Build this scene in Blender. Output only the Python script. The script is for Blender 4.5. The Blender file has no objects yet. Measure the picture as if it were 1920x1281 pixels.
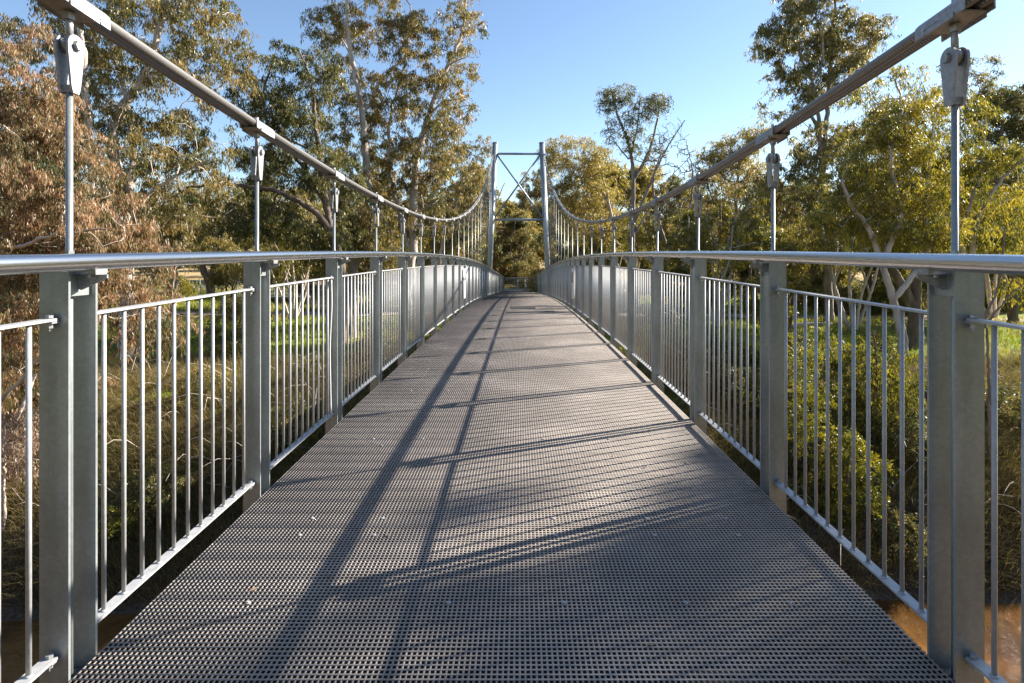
import bpy, math, random
import numpy as np
from mathutils import Vector, Matrix
R = math.radians
rng = np.random.default_rng(7)

# ------------------------------------------------------------------ camera, sky, sun, exposure
scene = bpy.context.scene
col = scene.collection
F = 1067.0; CX = 973.0; CY = 481.0           # focal length in photo pixels, vanishing point of the deck
cam_d = bpy.data.cameras.new("camera"); cam = bpy.data.objects.new("camera", cam_d); col.objects.link(cam)
scene.camera = cam
cam_d.sensor_fit = 'HORIZONTAL'; cam_d.sensor_width = 36.0; cam_d.lens = 36.0 * F / 1920.0
cam_d.shift_x = -(CX - 960.0) / 1920.0; cam_d.shift_y = -(640.5 - CY) / 1920.0
cam.location = (0.025, 0, 0); cam.rotation_euler = (R(90), 0, 0)
cam_d.clip_start = 0.05; cam_d.clip_end = 4000
SUN = Vector((1.6, 0.70, 1.0)).normalized()
elev = math.asin(SUN.z); azim = math.atan2(SUN.x, SUN.y)
world = bpy.data.worlds.new("World"); scene.world = world; world.use_nodes = True
wn = world.node_tree.nodes; wl = world.node_tree.links
bg = wn["Background"]; sky = wn.new("ShaderNodeTexSky"); sky.sky_type = 'NISHITA'; sky.sun_disc = False
sky.sun_elevation = elev; sky.sun_rotation = azim; sky.air_density = 1.0; sky.dust_density = 0.2; sky.ozone_density = 2.3
wl.new(sky.outputs[0], bg.inputs[0]); bg.inputs[1].default_value = 0.071
sd = bpy.data.lights.new("sun", 'SUN'); sun = bpy.data.objects.new("sun", sd); col.objects.link(sun)
sd.energy = 5.0; sd.angle = R(0.53); sd.color = (1.0, 0.92, 0.80)
sun.rotation_euler = (-SUN).to_track_quat('-Z', 'Y').to_euler(); sun.location = (20, 8, 30)
scene.view_settings.view_transform = 'Standard'; scene.view_settings.look = 'None'
scene.view_settings.exposure = 1.65; scene.view_settings.gamma = 1.0
try:
    scene.cycles.max_bounces = 6; scene.cycles.diffuse_bounces = 3; scene.cycles.transparent_max_bounces = 4
    scene.cycles.transmission_bounces = 3; scene.cycles.caustics_reflective = False; scene.cycles.caustics_refractive = False
except Exception: pass

def at(px, py, d):                               # a photo pixel at distance d -> world point
    return Vector(((px - CX) * d / F, d, (CY - py) * d / F))

# ------------------------------------------------------------------ tagging
def tag(o, label=None, cat=None, group=None, kind=None):
    if label: o['label'] = label
    if cat: o['category'] = cat
    if group: o['group'] = group
    if kind: o['kind'] = kind
    return o
def link(name, me, parent=None):
    o = bpy.data.objects.new(name, me); col.objects.link(o)
    if parent: o.parent = parent
    return o
def empty(name, loc=(0, 0, 0), parent=None):
    o = bpy.data.objects.new(name, None); col.objects.link(o); o.location = loc; o.empty_display_size = 0.2
    if parent: o.parent = parent
    return o
def copy_tree(o, parent=None):
    c = o.copy(); col.objects.link(c); c.parent = parent
    for ch in o.children: copy_tree(ch, c)
    return c

# ------------------------------------------------------------------ mesh helpers
class MB:
    def __init__(s): s.v = []; s.f = []; s.n = 0; s.sm = []
    def add(s, v, f, smooth=False):
        v = np.asarray(v, float); s.v.append(v)
        s.f += [tuple(int(i) + s.n for i in q) for q in f]; s.sm += [smooth] * len(f); s.n += len(v)
    def box(s, x0, x1, y0, y1, z0, z1):
        v = [(x0,y0,z0),(x1,y0,z0),(x1,y1,z0),(x0,y1,z0),(x0,y0,z1),(x1,y0,z1),(x1,y1,z1),(x0,y1,z1)]
        s.add(v, [(3,2,1,0),(4,5,6,7),(0,1,5,4),(1,2,6,5),(2,3,7,6),(3,0,4,7)])
    def prism(s, poly, axis, a, b):              # poly in the plane normal to axis, extruded a..b
        n = len(poly); V = []
        for t in (a, b):
            for (p, q) in poly:
                V.append((t, p, q) if axis == 'x' else ((p, t, q) if axis == 'y' else (p, q, t)))
        f = [tuple(range(n))[::-1], tuple(range(n, 2*n))] + [(i, (i+1) % n, n+(i+1) % n, n+i) for i in range(n)]
        s.add(V, f)
    def tube(s, pts, r, k=12, caps=True, smooth=True, roll=0.0):
        P = np.asarray(pts, float); n = len(P); rr = np.broadcast_to(np.asarray(r, float), (n,))
        T = np.gradient(P, axis=0) if n > 2 else np.repeat((P[-1]-P[0])[None], n, 0)
        T /= np.linalg.norm(T, axis=1)[:, None] + 1e-12
        up = np.array([0, 0, 1.0]) if abs(T[:, 2]).mean() < 0.9 else np.array([0, 1.0, 0])
        A = np.cross(T, up); A /= np.linalg.norm(A, axis=1)[:, None] + 1e-12; B = np.cross(A, T)
        a = np.arange(k) * 2*np.pi/k + roll
        V = P[:, None] + rr[:, None, None]*(np.cos(a)[None, :, None]*A[:, None] + np.sin(a)[None, :, None]*B[:, None])
        F_ = [(i*k+j, i*k+(j+1) % k, (i+1)*k+(j+1) % k, (i+1)*k+j) for i in range(n-1) for j in range(k)]
        s.add(V.reshape(-1, 3), F_, smooth)
        if caps:
            s.f += [tuple(s.n - n*k + j for j in range(k))[::-1], tuple(s.n - k + j for j in range(k))]; s.sm += [False, False]
    def build(s, name, mat, parent=None, bevel=0):
        me = s.mesh(name, mat); o = link(name, me, parent)
        if bevel:
            m = o.modifiers.new("bevel", 'BEVEL'); m.width = bevel; m.segments = 2; m.limit_method = 'ANGLE'; m.angle_limit = R(40)
        return o
    def mesh(s, name, mat):
        me = bpy.data.meshes.new(name); me.from_pydata(np.concatenate(s.v).tolist(), [], s.f)
        me.polygons.foreach_set('use_smooth', s.sm); me.materials.append(mat); me.update(); return me

def quadmesh(name, V, mat, nv=4, attr=None, smooth=False, normals=None):
    """V: (N, nv, 3) separate faces."""
    N = len(V); me = bpy.data.meshes.new(name)
    me.vertices.add(N*nv); me.vertices.foreach_set('co', V.reshape(-1).astype(np.float32))
    me.loops.add(N*nv); me.loops.foreach_set('vertex_index', np.arange(N*nv, dtype=np.int32))
    me.polygons.add(N); me.polygons.foreach_set('loop_start', np.arange(0, N*nv, nv, dtype=np.int32))
    if attr is not None:
        a = me.attributes.new('rnd', 'FLOAT', 'POINT'); a.data.foreach_set('value', np.repeat(attr, nv).astype(np.float32))
    me.materials.append(mat); me.update(calc_edges=True); return me

# ------------------------------------------------------------------ materials
def new_mat(name):
    m = bpy.data.materials.new(name); m.use_nodes = True
    nt = m.node_tree; return m, nt.nodes, nt.links, nt.nodes['Principled BSDF']
def ramp(N, L, src, stops):
    r = N.new('ShaderNodeValToRGB'); e = r.color_ramp.elements
    while len(e) > 1: e.remove(e[-1])
    e[0].position = stops[0][0]; e[0].color = (*stops[0][1], 1)
    for p, c in stops[1:]:
        x = e.new(p); x.color = (*c, 1)
    L.new(src, r.inputs[0]); return r.outputs[0]
def noise(N, L, scale, detail=4, coord='Object', rough=0.6, vec=None):
    t = N.new('ShaderNodeTexNoise'); t.inputs['Scale'].default_value = scale; t.inputs['Detail'].default_value = detail
    t.inputs['Roughness'].default_value = rough
    if vec is None:
        tc = N.new('ShaderNodeTexCoord'); vec = tc.outputs[coord]
    L.new(vec, t.inputs['Vector']); return t.outputs['Fac']
def bump(N, L, P, src, strength, dist=0.02):
    b = N.new('ShaderNodeBump'); b.inputs['Strength'].default_value = strength; b.inputs['Distance'].default_value = dist
    L.new(src, b.inputs['Height']); L.new(b.outputs[0], P.inputs['Normal'])
def metal(name, c0, c1, metallic, rough, scale=14, stretch=None, bstr=0.12, spangle=False):
    m, N, L, P = new_mat(name); tc = N.new('ShaderNodeTexCoord'); vec = tc.outputs['Object']
    if stretch:
        mp = N.new('ShaderNodeMapping'); mp.inputs['Scale'].default_value = stretch; L.new(vec, mp.inputs[0]); vec = mp.outputs[0]
    f = noise(N, L, scale, 5, vec=vec); L.new(ramp(N, L, f, [(0.3, c0), (0.7, c1)]), P.inputs['Base Color'])
    f2 = noise(N, L, scale*6, 3, vec=vec)
    mr = N.new('ShaderNodeMapRange'); mr.inputs[3].default_value = rough-0.08; mr.inputs[4].default_value = rough+0.12
    L.new(f, mr.inputs[0]); L.new(mr.outputs[0], P.inputs['Roughness'])
    if spangle:
        v = N.new('ShaderNodeTexVoronoi'); v.inputs['Scale'].default_value = 75; L.new(tc.outputs['Object'], v.inputs['Vector'])
        mp2 = N.new('ShaderNodeMapping'); mp2.inputs['Scale'].default_value = (22, 22, 1.1); L.new(tc.outputs['Object'], mp2.inputs[0]); st = noise(N, L, 1.0, 4, vec=mp2.outputs[0], rough=0.7)
        q = N.new('ShaderNodeSeparateColor'); L.new(v.outputs['Color'], q.inputs[0])
        b = N.new('ShaderNodeMath'); b.operation = 'MULTIPLY_ADD'; b.inputs[1].default_value = 0.14; b.inputs[2].default_value = 0.78; L.new(q.outputs[0], b.inputs[0])
        b2 = N.new('ShaderNodeMath'); b2.operation = 'MULTIPLY_ADD'; b2.inputs[1].default_value = 0.30; L.new(st, b2.inputs[0]); L.new(b.outputs[0], b2.inputs[2])
        src = P.inputs['Base Color'].links[0].from_socket; mu = N.new('ShaderNodeVectorMath'); mu.operation = 'SCALE'; L.new(src, mu.inputs[0]); L.new(b2.outputs[0], mu.inputs['Scale']); L.new(mu.outputs[0], P.inputs['Base Color'])
    P.inputs['Metallic'].default_value = metallic; bump(N, L, P, f2, bstr, 0.002); return m
GALV = metal('galvanised_steel', (0.23, 0.255, 0.26), (0.35, 0.375, 0.38), 0.4, 0.38, 7, (1, 1, 0.35), 0.12, True)
GALVB = metal('galvanised_bar', (0.33, 0.335, 0.34), (0.44, 0.445, 0.45), 0.2, 0.52, 30)
CAST = metal('galvanised_fitting', (0.26, 0.27, 0.285), (0.42, 0.43, 0.45), 0.45, 0.45, 60, None, 0.4, True)
RAIL = metal('brushed_rail', (0.62, 0.61, 0.60), (0.72, 0.71, 0.70), 1.0, 0.19, 2, (1, 0.04, 1), 0.0)
TOWER = metal('tower_steel', (0.26, 0.31, 0.36), (0.38, 0.43, 0.48), 0.45, 0.42, 3)
DARKM = metal('under_steel', (0.10, 0.10, 0.10), (0.18, 0.18, 0.18), 0.6, 0.6, 6)

def rope_mat():
    m, N, L, P = new_mat('wire_rope'); tc = N.new('ShaderNodeTexCoord')
    w = N.new('ShaderNodeTexWave'); w.wave_type = 'BANDS'; w.bands_direction = 'DIAGONAL'; w.inputs['Scale'].default_value = 55
    mp = N.new('ShaderNodeMapping'); mp.inputs['Scale'].default_value = (3.0, 1.0, 3.0); L.new(tc.outputs['Object'], mp.inputs[0]); L.new(mp.outputs[0], w.inputs[0])
    L.new(ramp(N, L, w.outputs['Fac'], [(0.0, (0.12, 0.115, 0.11)), (1.0, (0.34, 0.325, 0.31))]), P.inputs['Base Color'])
    P.inputs['Metallic'].default_value = 0.6; P.inputs['Roughness'].default_value = 0.42; bump(N, L, P, w.outputs['Fac'], 0.3, 0.002); return m
ROPE = rope_mat()
def grate_mat():
    m, N, L, P = new_mat('grating_composite')
    f = noise(N, L, 420, 3, 'Object', 0.7); g = noise(N, L, 1.3, 4)
    mx = N.new('ShaderNodeMath'); mx.operation = 'ADD'; L.new(f, mx.inputs[0]); ml = N.new('ShaderNodeMath'); ml.operation = 'MULTIPLY'; ml.inputs[1].default_value = 0.5
    L.new(g, ml.inputs[0]); L.new(ml.outputs[0], mx.inputs[1])
    L.new(ramp(N, L, mx.outputs[0], [(0.5, (0.17, 0.150, 0.136)), (0.8, (0.31, 0.272, 0.245)), (0.98, (0.58, 0.51, 0.46))]), P.inputs['Base Color'])
    P.inputs['Roughness'].default_value = 0.75; P.inputs['Specular IOR Level'].default_value = 0.25; bump(N, L, P, f, 0.8, 0.002); return m
GRATE = grate_mat()
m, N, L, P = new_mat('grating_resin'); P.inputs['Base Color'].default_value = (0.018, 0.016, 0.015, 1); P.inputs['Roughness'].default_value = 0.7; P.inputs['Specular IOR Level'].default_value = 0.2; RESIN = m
def leaf_mat(name, stops, trans=0.46, rough=0.42):
    m, N, L, P = new_mat(name); a = N.new('ShaderNodeAttribute'); a.attribute_name = 'rnd'
    oi = N.new('ShaderNodeObjectInfo'); ad = N.new('ShaderNodeMath'); ad.operation = 'MULTIPLY_ADD'; ad.inputs[1].default_value = 0.16; 
    L.new(oi.outputs['Random'], ad.inputs[0]); L.new(a.outputs['Fac'], ad.inputs[2])
    sb = N.new('ShaderNodeMath'); sb.operation = 'SUBTRACT'; sb.inputs[1].default_value = 0.08; L.new(ad.outputs[0], sb.inputs[0])
    c = ramp(N, L, sb.outputs[0], stops); L.new(c, P.inputs['Base Color']); P.inputs['Roughness'].default_value = rough
    P.inputs['Specular IOR Level'].default_value = 0.5
    t = N.new('ShaderNodeBsdfTranslucent'); hs = N.new('ShaderNodeHueSaturation'); hs.inputs['Saturation'].default_value = 1.15; hs.inputs['Value'].default_value = 1.35
    L.new(c, hs.inputs['Color']); L.new(hs.outputs[0], t.inputs[0])
    mx = N.new('ShaderNodeMixShader'); mx.inputs[0].default_value = trans; L.new(P.outputs[0], mx.inputs[1]); L.new(t.outputs[0], mx.inputs[2])
    L.new(mx.outputs[0], N['Material Output'].inputs[0]); return m
LF_OR = leaf_mat('leaves_rusty', [(0.0, (0.05, 0.065, 0.028)), (0.38, (0.13, 0.13, 0.055)), (0.62, (0.24, 0.17, 0.085)), (0.84, (0.36, 0.185, 0.105)), (1.0, (0.52, 0.37, 0.24))])
LF_OL = leaf_mat('leaves_olive', [(0.0, (0.035, 0.055, 0.02)), (0.35, (0.10, 0.11, 0.035)), (0.7, (0.23, 0.175, 0.06)), (1.0, (0.38, 0.26, 0.11))])
LF_DK = leaf_mat('leaves_dark', [(0.0, (0.03, 0.045, 0.018)), (0.45, (0.085, 0.095, 0.033)), (0.8, (0.19, 0.17, 0.06)), (1.0, (0.30, 0.235, 0.09))])
LF_GD = leaf_mat('leaves_golden', [(0.0, (0.06, 0.065, 0.022)), (0.4, (0.19, 0.17, 0.05)), (0.8, (0.35, 0.27, 0.075)), (1.0, (0.46, 0.35, 0.12))])
LF_YG = leaf_mat('leaves_yellow_green', [(0.0, (0.03, 0.045, 0.014)), (0.35, (0.09, 0.105, 0.025)), (0.75, (0.25, 0.21, 0.04)), (1.0, (0.42, 0.33, 0.08))], 0.42)
LF_WA = leaf_mat('leaves_wattle', [(0.0, (0.04, 0.065, 0.014)), (0.5, (0.14, 0.155, 0.022)), (1.0, (0.42, 0.34, 0.035))], 0.35)
LF_BR = leaf_mat('leaves_dead', [(0.0, (0.10, 0.07, 0.045)), (0.5, (0.22, 0.15, 0.10)), (1.0, (0.38, 0.27, 0.19))], 0.2)
def bark_mat(name, stops, scale=3.0):
    m, N, L, P = new_mat(name); tc = N.new('ShaderNodeTexCoord'); mp = N.new('ShaderNodeMapping'); mp.inputs['Scale'].default_value = (1, 1, 0.25)
    L.new(tc.outputs['Object'], mp.inputs[0]); f = noise(N, L, scale, 6, vec=mp.outputs[0]); g = noise(N, L, scale*9, 4, vec=mp.outputs[0])
    L.new(ramp(N, L, f, stops), P.inputs['Base Color']); P.inputs['Roughness'].default_value = 0.85; bump(N, L, P, g, 0.6, 0.04); return m
BK_PALE = bark_mat('bark_pale', [(0.3, (0.26, 0.20, 0.16)), (0.45, (0.46, 0.38, 0.32)), (0.6, (0.62, 0.53, 0.46)), (0.75, (0.38, 0.31, 0.26))])
BK_DARK = bark_mat('bark_dark', [(0.3, (0.06, 0.042, 0.032)), (0.55, (0.15, 0.11, 0.085)), (0.75, (0.26, 0.20, 0.16))])
BK_GREY = bark_mat('bark_grey', [(0.3, (0.12, 0.09, 0.075)), (0.5, (0.24, 0.19, 0.155)), (0.7, (0.42, 0.35, 0.30))])

# ------------------------------------------------------------------ bridge profile (all heights relative to the eye)
S0, C0, YT = 0.0223, 0.00137, 27.0
def zd(y):                                       # top of deck
    if y <= YT: return -1.55 + S0*y - C0*y*y
    return -1.55 + S0*YT - C0*YT*YT + (S0 - 2*C0*YT)*(y - YT)
YM, ZM, CA = 8.15, 0.664, 0.00733
def zc(y, s=-1): return ZM + CA*(y - YM)**2 - (0.045 if s > 0 else 0)            # main cable, the right one hangs a little lower
Y_TOW = 36.6; X_CAB = 1.63; XR = 1.525; W = 1.575; Y0 = -5.2; Y1 = 61.5
ZWATER = -7.5

# ------------------------------------------------------------------ ground, water, track
def gnoise(x, y, s, seed):
    r = np.random.default_rng(seed); t = 0; x = np.asarray(x, float); y = np.asarray(y, float); amp = 0
    for i in range(6):
        a = r.uniform(0, 2*np.pi); k = s*(1.0 + 0.9*i)*r.uniform(0.8, 1.2); p = r.uniform(0, 6.28)
        t = t + np.sin(k*(np.cos(a)*x + np.sin(a)*y) + p)/(1+0.7*i); amp += 1/(1+0.7*i)
    return t/amp
def ground_z(x, y):
    x = np.asarray(x, float); y = np.asarray(y, float)
    foot = 12.4 + 1.0*gnoise(x, x*0, 0.12, 3) - 0.012*np.clip(x-8, 0, 60)*2 ; top = foot + 6.8
    t = np.clip((y - foot)/(top - foot), -0.6, 1)
    prof = np.where(t < 0, -8.2 + (t)*2.0 + 0.9, 0)
    tt = np.clip(t, 0, 1); rise = -7.45 + 3.3*(1-(1-tt)**2.1)
    z = np.where(t < 0, -7.45 + t*2.2, rise)
    z = z + 0.16*gnoise(x, y, 0.9, 5)*np.clip(tt*4, 0, 1)*np.clip((50-y)/20, 0.3, 1) + 0.22*gnoise(x, y, 0.25, 8)*np.clip((y-foot)/10, 0, 1)
    far = np.clip((y - 70)/120, 0, 1); z = z + far*4.5
    # near bank behind the camera
    t2 = np.clip((-14.0 - y)/8.0, 0, 1); z = np.where(y < -14, -7.45 + 3.2*(1-(1-t2)**1.6), z)
    m = (y < -13) & (y >= -14); z = np.where((y >= -14) & (y < -6) & (z < -8), -8.4, z)
    return z
def grid(xs, ys, fz):
    X, Y = np.meshgrid(xs, ys); Z = fz(X, Y); V = np.stack([X, Y, Z], -1).reshape(-1, 3)
    nx, ny = len(xs), len(ys); i = np.arange((ny-1)*(nx-1)); r = i//(nx-1); c = i % (nx-1); a = r*nx + c
    return V, np.stack([a, a+1, a+nx+1, a+nx], 1)
def gridmesh(name, V, Fc, mat, kind, label=None):
    me = bpy.data.meshes.new(name); me.vertices.add(len(V)); me.vertices.foreach_set('co', V.reshape(-1))
    me.loops.add(len(Fc)*4); me.loops.foreach_set('vertex_index', Fc.reshape(-1).astype(np.int32))
    me.polygons.add(len(Fc)); me.polygons.foreach_set('loop_start', np.arange(0, len(Fc)*4, 4, dtype=np.int32))
    me.polygons.foreach_set('use_smooth', [True]*len(Fc)); me.update(calc_edges=True); me.materials.append(mat)
    o = link(name, me); tag(o, kind=kind); return o
m, N, L, P = new_mat('ground_soil')
GROUND = m
g1 = noise(N, L, 0.35, 5); g2 = noise(N, L, 3.0, 5); g3 = noise(N, L, 14.0, 4)
grass = ramp(N, L, g2, [(0.3, (0.08, 0.12, 0.015)), (0.5, (0.17, 0.22, 0.025)), (0.7, (0.30, 0.30, 0.045))])
straw = ramp(N, L, g3, [(0.3, (0.09, 0.065, 0.035)), (0.5, (0.22, 0.165, 0.08)), (0.7, (0.36, 0.28, 0.13))])
soil = ramp(N, L, g3, [(0.3, (0.035, 0.025, 0.018)), (0.7, (0.12, 0.085, 0.06))])
k = N.new('ShaderNodeMapRange'); k.inputs[1].default_value = 0.52; k.inputs[2].default_value = 0.62; L.new(g1, k.inputs[0])
mx = N.new('ShaderNodeMix'); mx.data_type = 'RGBA'; L.new(k.outputs[0], mx.inputs[0]); L.new(grass, mx.inputs[6]); L.new(straw, mx.inputs[7])
ge = N.new('ShaderNodeNewGeometry'); sx = N.new('ShaderNodeSeparateXYZ'); L.new(ge.outputs['Position'], sx.inputs[0])
k2 = N.new('ShaderNodeMapRange'); k2.inputs[1].default_value = -6.2; k2.inputs[2].default_value = -4.4; L.new(sx.outputs[2], k2.inputs[0])
mx2 = N.new('ShaderNodeMix'); mx2.data_type = 'RGBA'; L.new(k2.outputs[0], mx2.inputs[0]); L.new(soil, mx2.inputs[6]); L.new(mx.outputs[2], mx2.inputs[7])
k3 = N.new('ShaderNodeMapRange'); k3.inputs[1].default_value = 66; k3.inputs[2].default_value = 76; L.new(sx.outputs[1], k3.inputs[0])
mx3 = N.new('ShaderNodeMix'); mx3.data_type = 'RGBA'; L.new(k3.outputs[0], mx3.inputs[0]); L.new(mx2.outputs[2], mx3.inputs[6]); L.new(ramp(N, L, g2, [(0.3, (0.30, 0.22, 0.11)), (0.7, (0.46, 0.35, 0.19))]), mx3.inputs[7])
L.new(mx3.outputs[2], P.inputs['Base Color']); P.inputs['Roughness'].default_value = 0.95; P.inputs['Specular IOR Level'].default_value = 0.1
bump(N, L, P, g3, 0.5, 0.03)
xs = np.unique(np.concatenate([-np.geomspace(45, 1600, 26), np.arange(-45, 46, 0.6), np.geomspace(45, 1600, 26)]))
ys = np.unique(np.concatenate([-np.geomspace(24, 400, 12), np.arange(-24, 60, 0.5), np.geomspace(60, 1800, 50)]))
V, Fc = grid(xs, ys, ground_z); gridmesh('ground', V, Fc, GROUND, 'structure')

m, N, L, P = new_mat('river_water'); WATER = m
f = noise(N, L, 0.5, 3); L.new(ramp(N, L, f, [(0.35, (0.06, 0.030, 0.010)), (0.65, (0.20, 0.095, 0.026))]), P.inputs['Base Color'])
P.inputs['Roughness'].default_value = 0.06; P.inputs['IOR'].default_value = 1.33
f2 = noise(N, L, 6.0, 6); bump(N, L, P, f2, 0.7, 0.06)
V, Fc = grid(np.linspace(-700, 700, 30), np.linspace(-22, 19, 12), lambda x, y: x*0 + ZWATER); gridmesh('river_water', V, Fc, WATER, 'structure')

def strip(name, pts, width, mat, lift, kind='structure', n=60):
    pts = np.array(pts, float); s = np.linspace(0, len(pts)-1, n*len(pts)); i = np.minimum(s.astype(int), len(pts)-2); t = (s-i)[:, None]
    t2 = t*t*(3-2*t)*0 + t; C = pts[i]*(1-t2) + pts[i+1]*t2
    for _ in range(30): C[1:-1] = (C[:-2]+C[1:-1]*2+C[2:])/4
    T = np.gradient(C, axis=0); T /= np.linalg.norm(T, axis=1)[:, None]; Nn = np.stack([-T[:, 1], T[:, 0]], 1)
    w = width*(1 + 0.10*np.sin(np.arange(len(C))*0.21) + 0.08*np.sin(np.arange(len(C))*0.57))[:, None]
    K = 7; V = []
    for q in range(K):
        o = (q/(K-1)-0.5); xy = C + Nn*w*o; z = ground_z(xy[:, 0], xy[:, 1]) + lift; V.append(np.column_stack([xy, z]))
    V = np.stack(V, 1).reshape(-1, 3); n_ = len(C); Fc = np.array([(a*K+b, (a+1)*K+b, (a+1)*K+b+1, a*K+b+1) for a in range(n_-1) for b in range(K-1)])
    return gridmesh(name, V, Fc[:, ::-1], mat, kind)
m, N, L, P = new_mat('pale_track'); f = noise(N, L, 2, 6); L.new(ramp(N, L, f, [(0.3, (0.28, 0.21, 0.15)), (0.7, (0.46, 0.36, 0.27))]), P.inputs['Base Color']); P.inputs['Roughness'].default_value = 0.95
TRACK = m
m, N, L, P = new_mat('asphalt'); f = noise(N, L, 9, 6); L.new(ramp(N, L, f, [(0.3, (0.07, 0.07, 0.075)), (0.7, (0.13, 0.13, 0.135))]), P.inputs['Base Color']); P.inputs['Roughness'].default_value = 0.85
ASPH = m
strip('dirt_track', [(-50, 47), (-30, 42), (-14, 40), (4, 41), (18, 39), (34, 36), (60, 36)], 2.4, TRACK, 0.06)
strip('asphalt_path', [(-85, 58), (-60, 60), (-46, 62), (-40, 70), (-44, 90)], 5.5, ASPH, 0.07)

# ------------------------------------------------------------------ THE BRIDGE
bridge = empty('suspension_footbridge', (0, 8.15, -1.5))
tag(bridge, 'galvanised steel suspension footbridge with arched grated deck, railings and tall leaning tower', 'footbridge')
B0 = Vector(bridge.location)
bridge_parts = []
def bpart(o, loc=(0, 0, 0)):                     # place a part given in world coordinates under the bridge
    o.parent = bridge; o.location = Vector(loc) - B0; return o

# deck: real grating, one mesh per panel
PX, PY = 0.0205, 0.0235
XB = np.arange(-W + 0.004, W, PX)
def box_grid(x0, x1, y0, y1, z0a, z0b, h):       # arrays -> hexahedra without bottoms
    n = len(x0); V = np.zeros((n, 8, 3))
    for i, (x, y, z) in enumerate([(x0, y0, z0a-h), (x1, y0, z0a-h), (x1, y1, z0b-h), (x0, y1, z0b-h), (x0, y0, z0a), (x1, y0, z0a), (x1, y1, z0b), (x0, y1, z0b)]):
        V[:, i, 0] = x; V[:, i, 1] = y; V[:, i, 2] = z
    q = np.array([(4,5,6,7),(0,1,5,4),(1,2,6,5),(2,3,7,6),(3,0,4,7)])
    Fq = (q[None] + (np.arange(n)*8)[:, None, None]).reshape(-1, 4)
    return V.reshape(-1, 3), Fq
PL = 4.16; joints = [3.13 + PL*i for i in range(-2, 15)]
zdv = np.vectorize(zd)
for a, b in zip(joints[:-1], joints[1:]):
    a2, b2 = a + 0.003, b - 0.003
    bw = 0.0092
    ys_ = np.arange(a2 + 0.004, b2 - 0.004, PY)
    VA, FA = box_grid(np.full(len(ys_), -W), np.full(len(ys_), W), ys_-bw/2, ys_+bw/2, zdv(ys_-bw/2), zdv(ys_+bw/2), 0.042)
    segs = np.linspace(a2, b2, 27); xx = np.repeat(XB, 26); s0 = np.tile(segs[:-1], len(XB)); s1 = np.tile(segs[1:], len(XB))
    VB, FB = box_grid(xx-0.0039, xx+0.0039, s0, s1, zdv(s0)-0.0004, zdv(s1)-0.0004, 0.045)
    V = np.concatenate([VA, VB]); Fq = np.concatenate([FA, FB + len(VA)])
    me = bpy.data.meshes.new('deck_panel'); me.vertices.add(len(V)); me.vertices.foreach_set('co', V.reshape(-1))
    me.loops.add(len(Fq)*4); me.loops.foreach_set('vertex_index', Fq.reshape(-1).astype(np.int32))
    me.polygons.add(len(Fq)); me.polygons.foreach_set('loop_start', np.arange(0, len(Fq)*4, 4, dtype=np.int32)); me.update(calc_edges=True)
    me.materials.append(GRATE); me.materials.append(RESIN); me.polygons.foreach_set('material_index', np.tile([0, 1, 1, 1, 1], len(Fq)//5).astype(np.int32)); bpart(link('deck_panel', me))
# dark hatch
m, N, L, P = new_mat('dark_mat'); P.inputs['Base Color'].default_value = (0.012, 0.012, 0.013, 1); P.inputs['Roughness'].default_value = 0.8; BLACKM = m
mb = MB(); ya, yb = 17.0, 18.0
mb.add([(-0.22, ya, zd(ya)+0.006), (0.52, ya, zd(ya)+0.006), (0.52, yb, zd(yb)+0.006), (-0.22, yb, zd(yb)+0.006), (-0.22, ya, zd(ya)+0.014), (0.52, ya, zd(ya)+0.014), (0.52, yb, zd(yb)+0.014), (-0.22, yb, zd(yb)+0.014)],
       [(4,5,6,7),(0,1,5,4),(1,2,6,5),(2,3,7,6),(3,0,4,7)])
bpart(mb.build('access_hatch', BLACKM))
# screws with washers
mb = MB(); a = np.arange(12)*2*np.pi/12
mb.prism([(0.011*math.cos(t), 0.011*math.sin(t)) for t in a], 'z', 0, 0.002); mb.prism([(0.006*math.cos(t), 0.006*math.sin(t)) for t in a[::2]], 'z', 0.002, 0.0055)
scr_me = mb.mesh('deck_screw', GALVB)
for y in [2.47, 3.05, 3.24, 4.6, 6.2, 7.2, 7.37, 9.0]:
    for x in [-1.15, -0.28 if y < 3 else -0.75, 0.22, 0.75, 1.2]:
        o = link('deck_screw', scr_me); bpart(o, (x, y, zd(y)+0.001))
# edge stringers and cross beams below the deck
yy = np.arange(Y0, Y1, 1.5)
for s in (-1, 1):
    mb = MB()
    for y0_, y1_ in zip(yy[:-1], yy[1:]):
        V = []
        for y in (y0_, y1_):
            z = zd(y) - 0.036; V += [(s*1.02-0.04, y, z-0.20), (s*1.02+0.04, y, z-0.20), (s*1.02+0.04, y, z), (s*1.02-0.04, y, z)]
        mb.add(V, [(0,1,5,4),(1,2,6,5),(2,3,7,6),(3,0,4,7)])
    bpart(mb.build('stringer', DARKM))
mb = MB(); mb.box(-1.70, 1.70, -0.045, 0.045, -0.20, -0.0); cb_me = mb.mesh('cross_beam', DARKM)

def hexbolt(mb, c, ax, r, h):
    c = Vector(c); P0 = c; P1 = c + Vector(ax)*h; mb.tube([P0, P1], r, 6, True, False)

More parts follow.
